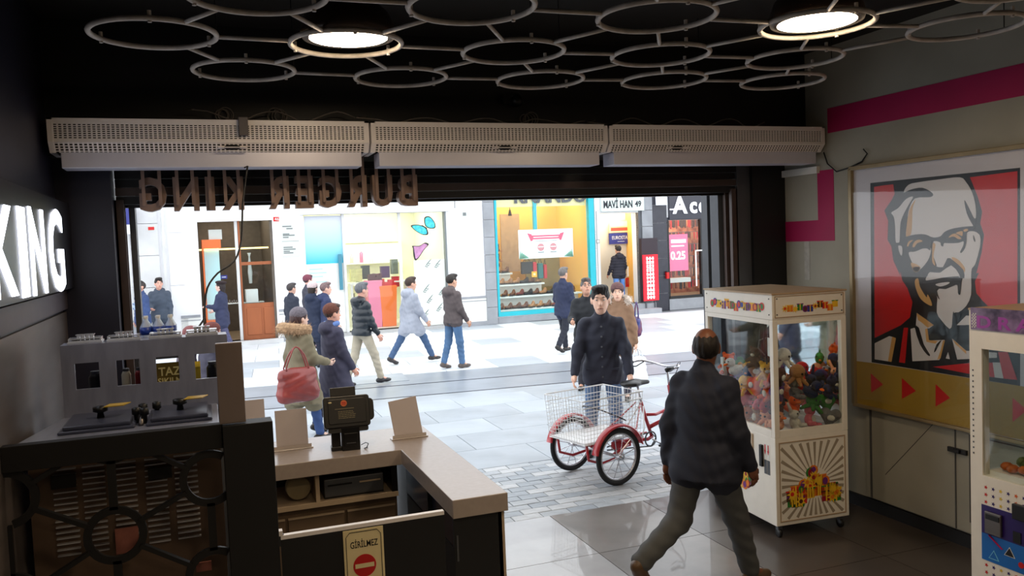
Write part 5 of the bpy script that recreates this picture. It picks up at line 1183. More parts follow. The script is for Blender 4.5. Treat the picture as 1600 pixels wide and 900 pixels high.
# --- red lit vertical sign
r_ = rect(1004, 398, 1029, 471, -.35); t = fthing('lit_sign', 'red glowing upright sign with a column of white letters by the granite', 'sign', r_[0], 0, -.35); w = r_[1]-r_[0]
ztop = fp(1015, 372, -.35)[1]; lb(t, 'case', mat('sign_case', (.16, .10, .14), .4), 0, w, r_[2], ztop, 0, .12); lb(t, 'red_face', mat('red_glow', (1, .08, .14), emit=1.3), .02, w-.02, r_[2]+.03, r_[3], -.02, 0)
m_gw = mat('letter_glow', (1, .88, .88), emit=1.6); n = 11; hh = (r_[3]-r_[2]-.12)/n; rnd = random.Random(12)
for k in range(n):
    z = r_[2]+.08+k*hh; g = MB()
    for j in range(3): g.box(w*.25+j*w*.18, w*.25+j*w*.18+w*.08, -.028, -.02, z, z+hh*.8)
    for j in range(2): zz_ = z+hh*rnd.uniform(.0, .7); g.box(w*.25, w*.70, -.028, -.02, zz_, zz_+hh*.13)
    g.build('glyph', m_gw, t)
lb(t, 'leg', m_grey, .1, .15, 0, r_[2], .03, .08); lb(t, 'leg', m_grey, w-.15, w-.1, 0, r_[2], .03, .08)
# --- accessory shop (K)
m_acr_ = mat('accessory_interior', (.75, .50, .38), .6, noise=.5, scale=5, col2=(.45, .22, .16)); room('accessories', ops[4], 2.2, m_acr_, m_tanfl, SHOPLIGHT*1.2, (1, .8, .6))
r_ = rect(1043, 300, 1109, 342); t = fthing('shop_fascia', 'dark fascia with white script letters Acc', 'sign', r_[0], r_[2], -.1); fb_ = MB().box(0, 3.0, 0, .08, 0, 1.4).build('board', mat('fascia_dark', (.20, .20, .24), .4), t)
mwl = mat('white_letters', (.97, .97, 1), emit=.5); zA = fp(1060, 334, -.1)[1]-r_[2]; xA = fp(1049, 334, -.1)[0]-r_[0]
for ch_, xa_, xb_, hh_ in (('A', 1050, 1073, .55), ('c', 1077, 1088, .36), ('c', 1091, 1101, .36)):
    ua, ub = fp(xa_, 330, -.1)[0]-r_[0], fp(xb_, 330, -.1)[0]-r_[0]; ftext(t, ch_, mwl, hh_, ua, zA, -.02, depth=.03, bold=.03, width=ub-ua)
lb(t, 'swash', mwl, xA-.06, xA+.42, zA+.12, zA+.16, -.02, 0)
r_ = rect(1030, 303, 1042, 320, -.3); t = fthing('wall_lantern', 'white lantern box on the granite pilaster', 'lamp', r_[0], r_[2], -.3); lb(t, 'lamp_body', mat('lantern_white', (.95, .97, 1), emit=.6), 0, r_[1]-r_[0], 0, r_[3]-r_[2], 0, .2); lb(t, 'bracket', m_dark, .08, .14, .3, .36, .2, .3)
t = fthing('accessory_shopfront', 'glazed front of the accessory shop with dark frames', 'shopfront', K[0], .35, 0); h = K[3]-.35
lb(t, 'frame_side', m_dark, 0, .07, 0, h, -.02, .1); lb(t, 'mullion', m_dark, 1.25, 1.33, 0, h, -.02, .1); lb(t, 'sill', m_dark, 0, 2.6, 0, .08, -.02, .1); lb(t, 'glass', m_sglass, .07, 2.6, .08, h, .03, .04)
xg = rect(1086, 343, 1087, 470)[0]-K[0]; lb(t, 'white_frame', m_white, xg, xg+.04, .35, 1.5, -.03, .0); lb(t, 'white_frame', m_white, xg, xg+.5, 1.46, 1.5, -.03, .0); lb(t, 'white_shelf', m_white, .1, 1.2, fp(1060, 443)[1]-.35, fp(1060, 436)[1]-.35, .5, .8)
r_ = rect(1046, 366, 1075, 423, .06); t = fthing('sale_poster', 'pink sale poster with white figures in the accessory shop', 'poster', r_[0], r_[2], .06); w, h = r_[1]-r_[0], r_[3]-r_[2]; lb(t, 'sheet', mat('sale_pink', (.94, .42, .58), .5), 0, w, 0, h, 0, .01); ftext(t, '0.25', m_wp, h*.24, w*.05, h*.30, -.004, width=w*.8, bold=.04)
lb(t, 'text_line', m_wp, w*.1, w*.8, h*.66, h*.70, -.003, 0); lb(t, 'text_line', m_wp, w*.1, w*.9, h*.76, h*.86, -.003, 0)
t = fthing('goods_rack', 'dense rack of small brown and red accessories inside the shop', 'rack', K[0]+.1, .45, 1.0); rnd = random.Random(31)
for z in (.1, .5, .9, 1.3, 1.7, 2.1): lb(t, 'rail', m_grey, 0, 2.3, z+.28, z+.30, .1, .12)
b = MB()
for z in (.1, .5, .9, 1.3, 1.7, 2.1):
    for k in range(40): x_ = .03+k*.056; b.box(x_, x_+.04, .05, .09, z+rnd.uniform(0, .1), z+.28, rnd.randrange(4))
b.build('goods', [mat('goods_a', (.45, .2, .12)), mat('goods_b', (.7, .45, .3)), mat('goods_c', (.75, .15, .15)), mat('goods_d', (.25, .15, .12))], t)['kind'] = 'stuff'
t = fthing('hydrant_box', 'small red box low on the granite beside the accessory shop', 'box', K[0]-.12, fp(1044, 435)[1], -.12); lb(t, 'box', m_red, 0, .1, 0, .22, 0, .08); lb(t, 'lid', m_dark, 0, .1, .2, .23, -.005, .085)

# ================================================================ TRICYCLE
m_tred = mat('tricycle_red', (.70, .10, .16), .3, noise=.06, coat=.5); m_tyre = mat('rubber_tyre', (.10, .10, .11), .8, noise=.2); m_chrome = mat('chrome', (.82, .82, .84), .25, .8, noise=.05); m_wire = mat('white_wire', (.92, .92, .92), .35)
tc_ = thing('cargo_tricycle', 'red cargo tricycle with white wire basket standing on the bricks', 'tricycle', (3.50, 7.35, 0), R(14.5))
WR = .275
def wheel(x, y, n):
    w = MB().ring((x, y, WR), WR-.025, .025, 44, 10, 'y').build('wheel', m_tyre, tc_, smooth=True)
    MB().ring((x, y, WR), WR-.055, .013, 44, 8, 'y').build('rim', m_chrome, w, smooth=True)
    MB().lathe([(.012, -.05), (.022, -.04), (.022, .04), (.012, .05)], (x, y, WR), 16, ax='y').build('hub', m_chrome, w, smooth=True)
    for k in range(n):
        a = 2*PI*k/n+.2; MB().tube([(x+.02*math.cos(a), y+(.02 if k % 2 else -.02), WR+.02*math.sin(a)), (x+(WR-.055)*math.cos(a), y, WR+(WR-.055)*math.sin(a))], .004, 5).build('spoke', m_chrome, w)
    return w
wheel(0, -.35, 12); wheel(0, .35, 12); wheel(1.32, 0, 12)
def fender(x, y, a0, a1):
    b = MB(); n = 18; vs = []
    for i in range(n+1):
        a = R(a0+(a1-a0)*i/n)
        for rr, yy in ((WR+.018, -.045), (WR+.034, -.03), (WR+.038, 0), (WR+.034, .03), (WR+.018, .045), (WR+.015, .04), (WR+.030, 0), (WR+.015, -.04)): vs.append((x+rr*math.cos(a), y+yy, WR+rr*math.sin(a)))
    fs = [(i*8+k, i*8+(k+1) % 8, (i+1)*8+(k+1) % 8, (i+1)*8+k) for i in range(n) for k in range(8)]+[tuple(range(8)), tuple(n*8+k for k in range(8))[::-1]]
    b.add(vs, fs); return b.build('mudguard', m_tred, tc_, smooth=True)
fender(0, -.35, 15, 168); fender(0, .35, 15, 168); fender(1.32, 0, 20, 200)
def tb(n, pts, r, m=m_tred, par=None, sm=True): return MB().tube(pts, r, 10).build(n, m, par or tc_, smooth=sm)
tb('axle', [(0, -.40, WR), (0, .40, WR)], .014, m_chrome); tb('rear_frame', [(.0, -.27, WR), (.22, -.24, .33), (.28, 0, .34), (.22, .24, .33), (0, .27, WR)], .016)
tb('rear_frame', [(-.28, -.22, .40), (-.26, -.22, .26), (-.1, -.22, .20), (.1, -.22, .22), (.25, -.18, .33)], .014); tb('rear_frame', [(-.28, .22, .40), (-.26, .22, .26), (-.1, .22, .20), (.1, .22, .22), (.25, .18, .33)], .014)
tb('frame_tube', [(.25, 0, .30), (.72, 0, .26), (.78, 0, .28)], .019); tb('frame_tube', [(.25, 0, .36), (.70, 0, .33)], .014)
tb('seat_tube', [(.78, 0, .27), (.70, 0, .48), (.64, 0, .66)], .018); tb('frame_tube', [(.74, 0, .38), (.92, 0, .42), (1.10, 0, .68)], .022)
tb('frame_tube', [(.69, 0, .52), (.84, 0, .50), (.96, 0, .52)], .016); tb('seat_post', [(.645, 0, .64), (.60, 0, .82)], .012, m_chrome)
for s in (-1, 1):
    tb('seat_stay', [(.60, s*.03, .66), (.42, s*.16, .46), (.24, s*.24, .34)], .008, m_tred)
    tb('seat_stay', [(.64, s*.03, .62), (.56, s*.12, .42), (.48, s*.16, .33)], .007, m_wire)
sdf_obj('saddle', [('ell', (.50, 0, .865), (.11, .10, .035)), ('cap', (.58, 0, .865), (.74, 0, .855), .035, .022)], .012, m_dark, tc_, k=.05)
MB().lathe([(.001, 0), (.04, .01), (.04, .02), (.001, .03)], (.58, 0, .82), 12).build('saddle_spring', m_chrome, tc_)
tb('head_tube', [(1.08, 0, .62), (1.05, 0, .78)], .024); tb('stem', [(1.05, 0, .78), (1.02, 0, .98)], .013, m_chrome)
for s in (-1, 1): tb('fork_blade', [(1.09, s*.03, .62), (1.14, s*.05, .56), (1.32, s*.05, WR)], .012)
tb('handlebar', smooth_poly([(.80, -.30, 1.02), (.92, -.27, 1.03), (1.0, -.12, 1.0), (1.02, 0, .98), (1.0, .12, 1.0), (.92, .27, 1.03), (.80, .30, 1.02), (.80, .30, 1.02)], 3)[:-4], .012, m_chrome)
for s in (-1, 1): tb('grip', [(.70, s*.31, 1.015), (.82, s*.30, 1.02)], .018, m_dark); tb('brake_lever', [(.93, s*.25, 1.015), (.82, s*.25, .98), (.74, s*.27, .985)], .006, m_dark)
tb('brake_cable', smooth_poly([(.9, -.25, 1.0), (1.12, -.1, 1.02), (1.1, 0, .8), (1.08, 0, .6)], 3)[:-3], .004, m_dark)
MB().ring((.72, -.04, .27), .075, .008, 28, 6, 'y').build('chain_ring', m_grey, tc_, smooth=True); tb('crank', [(.72, -.07, .27), (.84, -.08, .20)], .009, m_chrome); MB().box(.79, .89, -.16, -.08, .185, .205).build('pedal', m_dark, tc_)
tb('crank', [(.72, .07, .27), (.60, .08, .34)], .009, m_chrome); MB().box(.55, .65, .08, .16, .33, .35).build('pedal', m_dark, tc_); MB().box(.16, .40, -.10, -.06, .26, .34).build('chain_guard', m_tred, tc_, bevel=.01)
tb('chain', [(.12, -.05, .29), (.72, -.045, .345), (.79, -.045, .27), (.72, -.045, .195), (.12, -.05, .26)], .006, m_dark)
bk = MB(); bx0, bx1, by, z0, z1 = -.34, .36, .27, .42, .84; fl_ = .03
def bp(u, v, z): f_ = 1+(z-z0)/(z1-z0)*.08; return ((u-.01)*f_+.01, v*f_, z)
rim_ = MB()
for z, r in ((z1, .007), (z1-.07, .0045), (z0, .006)): rim_.tube([bp(bx0, -by, z), bp(bx1, -by, z), bp(bx1, by, z), bp(bx0, by, z)], r, 6, True)
bo = rim_.build('basket', m_wire, tc_); bo['kind'] = 'stuff'
w_ = MB()
for k in range(9):
    z = z0+.02+k*(z1-.09-z0)/9; w_.tube([bp(bx0, -by, z), bp(bx1, -by, z), bp(bx1, by, z), bp(bx0, by, z)], .0022, 4, True)
for k in range(19):
    u = bx0+(bx1-bx0)*k/18
    for s in (-1, 1): w_.tube([bp(u, s*by, z0), bp(u, s*by, z1)], .0022, 4)
    w_.tube([bp(u, -by, z0), bp(u, by, z0)], .0022, 4)
for k in range(15):
    v = -by+2*by*k/14
    for u in (bx0, bx1): w_.tube([bp(u, v, z0), bp(u, v, z1)], .0022, 4)
    w_.tube([bp(bx0, v, z0), bp(bx1, v, z0)], .0022, 4)
w_.build('basket_mesh', m_wire, bo)['kind'] = 'stuff'
MB().box(bx0+.01, bx1-.01, -by+.01, by-.01, z0+.004, z0+.012).build('basket_floor', m_wire, tc_)
tb('bungee_cord', smooth_poly([bp(bx0, -by, .80), (-.1, -.2, .72), (.1, -.29, .62), (.12, -.29, .60)], 3)[:-3], .006, m_dark)

# ================================================================ PEOPLE
def rotX(p, a, c=(0, 0, .95)):
    y, z = p[1]-c[1], p[2]-c[2]; return np.array([p[0], c[1]+y*math.cos(a)+z*math.sin(a), c[2]-y*math.sin(a)+z*math.cos(a)])
def person(label, x, y, face, H=1.75, skin=(.80, .60, .48), legL=(0, 3, 0), legR=(0, 3, 0), armL=(0, 8, 10), armR=(0, 8, 10), lean=0, head=(0, 0),
           top=(.15, .17, .25), hem=.80, bulk=1.0, quilt=0, topmat=None, hood=None, fur=None, collar=True, pants=(.2, .3, .5), pbulk=1.0, shoe=(.12, .10, .10),
           hair=('short', (.10, .07, .06)), hat=None, scarf=None, res=.014, z=0, mw=None, extras=None, glasses=False, shirt=None, buttons=0, female=False, fsz=1, hs=1.09):
    sc = H/1.75; A = R
    t = thing('person', label, 'person')
    LN = A(lean)
    def up(p): return rotX(np.array(p, float), LN)
    # skeleton ---------------------------------------------------------
    hips = {-1: np.array([-.09, 0, .93]), 1: np.array([.09, 0, .93])}
    legs = {-1: legL, 1: legR}; J = {}
    for s in (-1, 1):
        f, o, k = [A(v) for v in legs[s]]
        d1 = np.array([s*math.sin(o), math.sin(f)*math.cos(o), -math.cos(f)*math.cos(o)]); kn = hips[s]+d1*.43
        g = f-k; d2 = np.array([s*math.sin(o)*.6, math.sin(g), -math.cos(g)]); d2 /= np.linalg.norm(d2); an = kn+d2*.42
        pitch = min(0, g*.75) if k > 0 or g < 0 else g*.5
        fd = np.array([s*.12, math.cos(pitch), math.sin(pitch)]); J[s] = (hips[s], kn, an, fd, d2)
    sole = min(min((J[s][2]-np.array([0, 0, .085]))[2], (J[s][2]+J[s][3]*.17-np.array([0, 0, .075]))[2]) for s in (-1, 1))
    dz = -sole
    sw = .185*(.93 if female else 1)
    SH = {s: up((s*sw*.95, -.005, 1.385)) for s in (-1, 1)}; AR = {}
    for s, (f, o, e, *rest) in ((-1, armL), (1, armR)):
        inw = A(rest[0]) if rest else 0
        f, o, e = A(f), A(o), A(e)
        d1 = np.array([s*math.sin(o), math.sin(f)*math.cos(o), -math.cos(f)*math.cos(o)]); el = SH[s]+d1*.28
        g = f+e; d2 = np.array([s*math.sin(o)*.5*math.cos(inw)-s*math.sin(inw), math.sin(g)*math.cos(inw), -math.cos(g)*math.cos(inw)]); d2 /= np.linalg.norm(d2)
        AR[s] = (SH[s], el, el+d2*.25, d2)
    hy, hp = A(head[0]), A(head[1])
    HC = up((0, .015, 1.622+(hs-1)*.10)); Rh = np.array(Matrix.Rotation(hy, 3, 'Z') @ Matrix.Rotation(-hp, 3, 'X'))
    def hd(p): return HC+Rh @ (np.array(p, float)*hs)
    def hf(L): return [(p_[0], p_[1], tuple(v*hs for v in p_[2]), p_[3]) if len(p_) == 4 and p_[3] is Rh else p_ for p_ in L]
    up4 = np.eye(4); c_, s_ = math.cos(LN), math.sin(LN); up4[1:3, 1:3] = [[c_, s_], [-s_, c_]]; up4[1:3, 3] = np.array([0, .95])-up4[1:3, 1:3] @ np.array([0, .95])
    sh = lambda p: np.array(p, float)+np.array([0, 0, dz])
    Z4 = np.eye(4); Z4[2, 3] = dz
    # body ---------------------------------------------------------------
    pr = [('ell', sh(hd((0, -.012, .03))), (.074, .093, .092), Rh), ('ell', sh(hd((0, .018, -.03))), (.061, .072, .082), Rh), ('ell', sh(hd((0, .045, -.088))), (.036, .036, .028), Rh),
          ('cap', sh(hd((0, .082, .012))), sh(hd((0, .106, -.022))), .010, .015), ('cap', sh(hd((-.03, .082, .036))), sh(hd((.03, .082, .036))), .011, .011),
          ('cap', sh(hd((-.018, .088, -.060))), sh(hd((.018, .088, -.060))), .009, .009),
          ('ell', sh(hd((.077, -.005, -.005))), (.010, .022, .032), Rh), ('ell', sh(hd((-.077, -.005, -.005))), (.010, .022, .032), Rh),
          ('cap', sh(hd((0, -.015, -.06))), sh(up((0, -.01, 1.43))), .054, .060), ('cap', sh(up((0, -.01, 1.40))), sh((0, 0, .95)), .08, .09)]
    fing = MB()
    for s in (-1, 1):
        S_, E_, W_, d = AR[s]
        pr += [('cap', sh(up((0, 0, 1.38))), sh(S_), .05, .045), ('cap', sh(S_), sh(E_), .042, .036), ('cap', sh(E_), sh(W_), .036, .027)]
        side = np.cross(d, [0, 1, 0]); side = side/np.linalg.norm(side) if np.linalg.norm(side) > .2 else np.array([1., 0, 0]); fwd = np.cross(side, d); fwd /= np.linalg.norm(fwd)
        if fwd[1] < 0 and abs(d[1]) < .8: fwd = -fwd
        inward = -s*side if side[0] > 0 else s*side
        pc = W_+d*.055; Rm = np.stack([inward, fwd, d], 1)
        pr += [('cap', sh(W_), sh(pc), .026, .03), ('ell', sh(pc), (.017, .040, .048), Rm)]
        for k in range(4):
            o_ = fwd*(-.030+k*.020); L = (.058, .072, .078, .070)[k]; b0 = pc+d*.035+o_; b1 = b0+d*L*.5+inward*.008; b2 = b1+d*L*.35+inward*.028
            fing.tube([tuple(sh(v)) for v in (b0, b1, b2)], [.0095, .009, .007], 6)
        b0 = pc-d*.01+fwd*.034; fing.tube([tuple(sh(v)) for v in (b0, b0+fwd*.025+d*.028+inward*.006, b0+fwd*.028+d*.058+inward*.016)], [.0115, .010, .008], 6)
        H0, K0_, A0, fd, d2 = J[s]
        pr += [('cap', sh(H0), sh(K0_), .075, .05), ('cap', sh(K0_), sh(A0), .048, .035), ('cap', sh(A0), sh(A0+fd*.12-np.array([0, 0, .05])), .032, .028)]
    mS = mat('skin_%02d%02d' % (int(skin[0]*99), int(skin[2]*99)), skin, .5, noise=.08, scale=8)
    sdf_obj('body', hf(pr), min(res, .012), mS, t, k=.022, extra=fing)
    # face pieces
    ff = MB()
    for s in (-1, 1):
        e_ = MB(); e_.ell(sh(hd((s*.031, .083, .012))), (.013, .008, .008), 10, rot=Matrix(Rh.tolist())); e_.build('eye', mat('eye_white', (.85, .83, .80), .3), t, smooth=True)
        MB().ell(sh(hd((s*.031, .0905, .012))), (.006, .003, .006), 8, rot=Matrix(Rh.tolist())).build('iris', mat('dark_iris', (.10, .07, .05), .2), t, smooth=True)
        MB().tube([tuple(sh(hd(p_))) for p_ in ((s*.014, .095, .033), (s*.032, .094, .039), (s*.050, .083, .034))], [.0025, .0035, .002], 6).build('eyebrow', mat('brow_dark', (.10, .07, .06), .7), t, smooth=True)
    MB().tube([tuple(sh(hd(p_))) for p_ in ((-.024, .090, -.062), (0, .099, -.060), (.024, .090, -.062))], [.003, .0065, .003], 6).build('mouth', mat('lip', (.62, .36, .32), .5), t, smooth=True)
    # trousers
    mp = mat('trouser_%02d%02d%02d' % tuple(int(v*99) for v in pants), pants, .85, noise=.25, scale=6, bump=.25)
    pr = [('ell', sh((0, -.01, .93)), (.165, .125, .12))]
    for s in (-1, 1):
        H0, K0_, A0, fd, d2 = J[s]
        pr += [('cap', sh(H0), sh(K0_), .098*pbulk, .070*pbulk), ('cap', sh(K0_), sh(A0-d2*.02), .070*pbulk, .058*pbulk)]
    wr = lambda X, Y, Z: (.004*np.sin(Z*70+X*30+Y*25)*np.exp(-((Z-.35)/.3)**2)).astype(np.float32)
    sdf_obj('trousers', pr, res, mp, t, k=.035, wrinkle=wr)
    ms = mat('shoe_%02d%02d' % (int(shoe[0]*99), int(shoe[2]*99)), shoe, .45, noise=.15)
    for s in (-1, 1):
        H0, K0_, A0, fd, d2 = J[s]; a0 = A0-np.array([0, 0, .048])
        lo_ = A0[2]-.085
        sdf_obj('shoe', [('cap', sh(a0-fd*.055), sh(a0+fd*.09-np.array([0, 0, .004])), .040, .038), ('ell', sh(a0+fd*.135-np.array([0, 0, .008])), (.044, .055, .032)), ('cap', sh(A0), sh(a0), .045, .042)], min(res, .012), ms, t, k=.03)
    # jacket
    mt = topmat or mat('coat_%02d%02d%02d' % tuple(int(v*99) for v in top), top, .8, noise=.22, scale=5, bump=.2)
    b_ = bulk; fw = .93 if female else 1.0
    st = [(hem, 0, -.005, .205*b_*(1.06 if hem < .7 else 1), .150*b_), (.92, 0, -.005, .190*b_, .140*b_), (1.05, 0, 0, .175*b_*fw, .125*b_), (1.25, 0, 0, .195*b_*fw, .130*b_), (1.35, 0, -.01, .178*fw*b_, .112*b_), (1.41, 0, -.01, .13, .092), (1.47, 0, -.01, .078, .078)]
    M_ = Z4 @ up4; pr = [('loft', st, M_)]
    for s in (-1, 1):
        S_, E_, W_, d = AR[s]
        pr += [('cap', sh(up((s*.05, -.012, 1.44))), sh(S_+np.array([0, 0, .012])), .048, .052*b_), ('cap', sh(S_), sh(E_), .064*b_, .057*b_), ('cap', sh(E_), sh(W_-d*.005), .060*b_, .044*b_)]
    if hem < .86:   # skirt of a long coat follows the thighs
        f_ = min(1, (.93-hem)/.43)
        for s in (-1, 1):
            H0, K0_, *_r = J[s]; e_ = H0+(K0_-H0)*f_; pr.append(('cap', sh(H0), sh(e_), .115*b_, .11*b_))
    if collar: pr.append(('cap', sh(up((0, -.02, 1.45))), sh(up((0, -.012, 1.505))), .070, .068))
    if hood: pr += [('ell', sh(up((0, -.11, 1.44))), (.125, .085, .085)), ('ell', sh(up((0, -.06, 1.49))), (.115, .10, .05))]
    if quilt: wr = lambda X, Y, Z: (.014*(1-np.abs(np.sin(PI*Z/quilt)))).astype(np.float32)
    else: wr = lambda X, Y, Z: (.0028*np.sin(Z*38+X*28+9*np.sin(Y*7+X*5))+.0022*np.sin(Z*63-X*33+7*np.sin(X*9))).astype(np.float32)
    cuts = []
    jk = sdf_obj('jacket' if hem > .7 else 'coat', pr, res, mt, t, k=.045, wrinkle=wr)
    if buttons:
        for k in range(buttons): p_ = up((0.0, .138*b_, .86+k*.105)); MB().ell(sh(p_), (.011, .006, .011), 10).build('button', m_grey, jk, smooth=True)
        for s in (-1, 1): p_ = up((s*.11, .122*b_, .93)); MB().box(p_[0]-.06, p_[0]+.06, p_[1]-.01, p_[1]+.012, p_[2]+dz, p_[2]+dz+.02).build('pocket_flap', mt, jk)
    if fur:
        mf = mat('fur_%02d%02d' % (int(fur[0]*99), int(fur[2]*99)), fur, .95, noise=.4, scale=30, bump=.6); rnd = random.Random(len(label))
        b = MB(); cpts = []
        for i in range(15):
            a = R(-20+i*220/14); cpts.append(np.array([(.13+.02*fsz)*math.cos(a), -.03-(.10+.05*fsz)*math.sin(a), 1.50+.035*math.sin(a)]))
        P_ = [sh(up(p_)) for p_ in cpts]; b.tube([tuple(p_) for p_ in P_], [.040+.015*fsz]*15, 8)
        for i in range(900):
            k = rnd.randrange(14); p_ = P_[k]+(P_[k+1]-P_[k])*rnd.random(); dr = np.array([rnd.gauss(0, 1) for _ in range(3)]); dr /= np.linalg.norm(dr); q_ = np.cross(dr, [.3, .5, .8]); q_ /= np.linalg.norm(q_)
            b.add([tuple(p_+dr*.035+q_*.005), tuple(p_+dr*.035-q_*.005), tuple(p_+dr*rnd.uniform(.07, .095+.03*fsz)+np.array([0, -.01, -.01]))], [(0, 1, 2)])
        b.build('fur_trim', mf, jk)
    if scarf:
        MB().tube(smooth_poly([tuple(sh(up((.085*math.cos(a), -.01+.085*math.sin(a), 1.495+.015*math.sin(2*a))))) for a in [2*PI*i/10 for i in range(10)]], 2), .036, 10, True).build('scarf', mat('scarf_%02d' % int(scarf[2]*99), scarf, .9, noise=.2, scale=20, bump=.3), t, smooth=True)
    # hair and hat
    kind, hc = hair; mh = mat('hair_%02d%02d' % (int(hc[0]*99), int(hc[2]*99)), hc, .6, noise=.4, scale=40, bump=.6, stretch=(1, 1, .3))
    c0 = sh(hd((0, -.018, .040))); fn = Rh @ np.array([0, .86, -.5]); wh = lambda X, Y, Z: (.0025*np.sin(X*160+Y*90)).astype(np.float32)
    if kind == 'bald':
        sdf_obj('hair', hf([('ell', sh(hd((0, -.022, .020))), (.083, .096, .086), Rh)]), .009, mh, t, k=.02, wrinkle=wh, ragged=.004, cuts=[(sh(hd((0, .012, .0))), fn*1.0), (sh(hd((0, 0, .092))), Rh @ np.array([0, .40, .9]))])
    elif kind == 'long':
        sdf_obj('hair', hf([('ell', c0, (.088, .103, .098), Rh), ('cap', sh(hd((0, -.06, -.02))), sh(hd((0, -.075, -.16))), .075, .05)]), .010, mh, t, k=.04, wrinkle=wh, ragged=.005, cuts=[(sh(hd((0, .080, .080))), Rh @ np.array([0, .92, -.38]))])
    elif kind == 'short':
        sdf_obj('hair', hf([('ell', c0, (.082, .099, .093), Rh), ('ell', sh(hd((.016, .050, .108))), (.058, .050, .030), Rh), ('ell', sh(hd((-.03, .03, .110))), (.045, .05, .026), Rh)]), .008, mh, t, k=.03, wrinkle=wh, ragged=.007, cuts=[(sh(hd((0, .082, .080))), Rh @ np.array([0, .90, -.42]))])
    if hat:
        mhat = mat('knit_%02d%02d%02d' % tuple(int(v*99) for v in hat[1]), hat[1], .95, noise=.25, scale=50, bump=.5)
        if hat[0] == 'beanie':
            sdf_obj('hat', hf([('ell', sh(hd((0, -.015, .06))), (.095, .110, .092), Rh)]), .010, mhat, t, k=.02, cuts=[(sh(hd((0, .03, .038))), Rh @ np.array([0, .25, -.97]))])
        elif hat[0] == 'beret':
            sdf_obj('hat', hf([('ell', sh(hd((0, -.02, .10))), (.12, .13, .045), Rh), ('ell', sh(hd((0, -.02, .075))), (.09, .10, .05), Rh)]), .010, mhat, t, k=.03, cuts=[(sh(hd((0, .03, .05))), Rh @ np.array([0, .2, -.98]))])
    if glasses:
        for s in (-1, 1): MB().ring((0, 0, 0), .020, .0025, 16, 5, 'y').build('glasses', m_dark, t).matrix_local = Matrix.Translation(sh(hd((s*.031, .100, .010)))) @ Matrix(Rh.tolist()).to_4x4()
    J['arm'] = {s: (sh(AR[s][1]), sh(AR[s][2]), AR[s][3]) for s in (-1, 1)}; J['up'] = lambda p: sh(up(p)); J['hd'] = lambda p: sh(hd(p))
    if extras: extras(t, J)
    t.scale = (sc, sc, sc)
    if mw is not None: t.matrix_world = mw @ Matrix.Scale(sc, 4)
    else: t.location = (x, y, z); t.rotation_euler = (0, 0, R(face))
    return t, J
def held(t, J, s, off=(0, 0, -.10)):     # world point under the hand
    bpy.context.view_layer.update(); e, w, d = J['arm'][s]; return t.matrix_world @ Vector(w+d*.09+np.array(off)*0)
def hang_bag(name, label, pt, w, dpt, h, m, rz=0, strap=.25, strapm=None, puff=.03):
    o = thing(name, label, 'bag', (pt.x, pt.y, pt.z-strap-h), rz)
    sdf_obj('bag_body', [('ell', (0, 0, h*.45), (w*.52, dpt, h*.52)), ('cap', (-w*.36, 0, h*.12), (w*.36, 0, h*.12), dpt*.8, dpt*.8), ('cap', (-w*.38, 0, h*.80), (w*.38, 0, h*.80), dpt*.5, dpt*.5)], .012, m, o, k=.06, wrinkle=lambda X, Y, Z: (.004*np.sin(X*25+6*np.sin(Z*14))).astype(np.float32))
    for yy in (-dpt*.35, dpt*.35): MB().tube(smooth_poly([(-w*.3, yy, h*.85), (-w*.18, yy*.8, h+strap*.6), (0, 0, h+strap), (w*.18, yy*.8, h+strap*.6), (w*.3, yy, h*.85), (w*.3, yy, h*.85)], 3)[:-4], .009, 6).build('handle', strapm or m, o, smooth=True)
    return o
NAVY = (.14, .16, .25); JEAN = (.22, .36, .56); BLK = (.09, .09, .11)
# foreground man walking to the right, seen from behind
person('balding man in dark jacket and grey trousers walking past the claw machine, seen from behind', 3.00, 4.64, -70, 1.78, hs=1.06, skin=(.50, .31, .22), legL=(-20, 2, 44), legR=(22, 3, 4), armL=(-12, 12, 10), armR=(6, 9, 18),
       lean=3, head=(34, -4), top=(.13, .15, .22), hem=.80, bulk=1.12, pants=(.32, .33, .34), pbulk=1.12, shoe=(.36, .27, .18), hair=('bald', (.10, .07, .06)), res=.011)
# man behind the tricycle
person('young dark-haired man in buttoned navy jacket and jeans holding the tricycle basket', 3.97, 8.06, 153, 1.80, hs=1.2, skin=(.97, .78, .68), legL=(4, 4, 6), legR=(-3, 5, 2), armL=(14, 14, 10), armR=(14, 16, 10), lean=4, head=(0, 3),
       top=(.17, .18, .24), hem=.82, pants=(.36, .47, .62), hair=('short', (.09, .06, .05)), res=.011, buttons=6)
# pedestrians on the far side
person('grey-haired man in long navy jacket before the shoe shop window', 7.0, 15.95, -62, 1.76, skin=(.85, .66, .56), legL=(14, 2, 6), legR=(-16, 3, 22), armL=(4, 8, 40, 20), armR=(2, 8, 14), lean=1, top=(.16, .19, .30), hem=.78, bulk=1.05, pants=(.14, .15, .20), hair=('short', (.45, .43, .42)))
person('older man with glasses in black jacket looking at a phone behind the young man', 5.55, 11.75, 150, 1.70, skin=(.80, .60, .50), armR=(25, 12, 62, 12), armL=(5, 8, 15), head=(14, -22), top=(.12, .13, .15), hem=.78, bulk=1.1, pants=(.2, .2, .23), hair=('short', (.38, .36, .35)), glasses=True)
tp, jp = person('woman in brown coat with pale fur hood carrying a white bag', 5.60, 10.80, 142, 1.66, skin=(.90, .72, .62), legL=(10, 3, 4), legR=(-10, 3, 14), armL=(-2, 12, 6), armR=(8, 8, 20), head=(10, 0), top=(.55, .42, .32), hem=.72, fur=(.88, .82, .76), hood=True, pants=(.2, .2, .26), hair=('long', (.22, .14, .11)), hat=('beanie', (.42, .30, .30)), female=True)
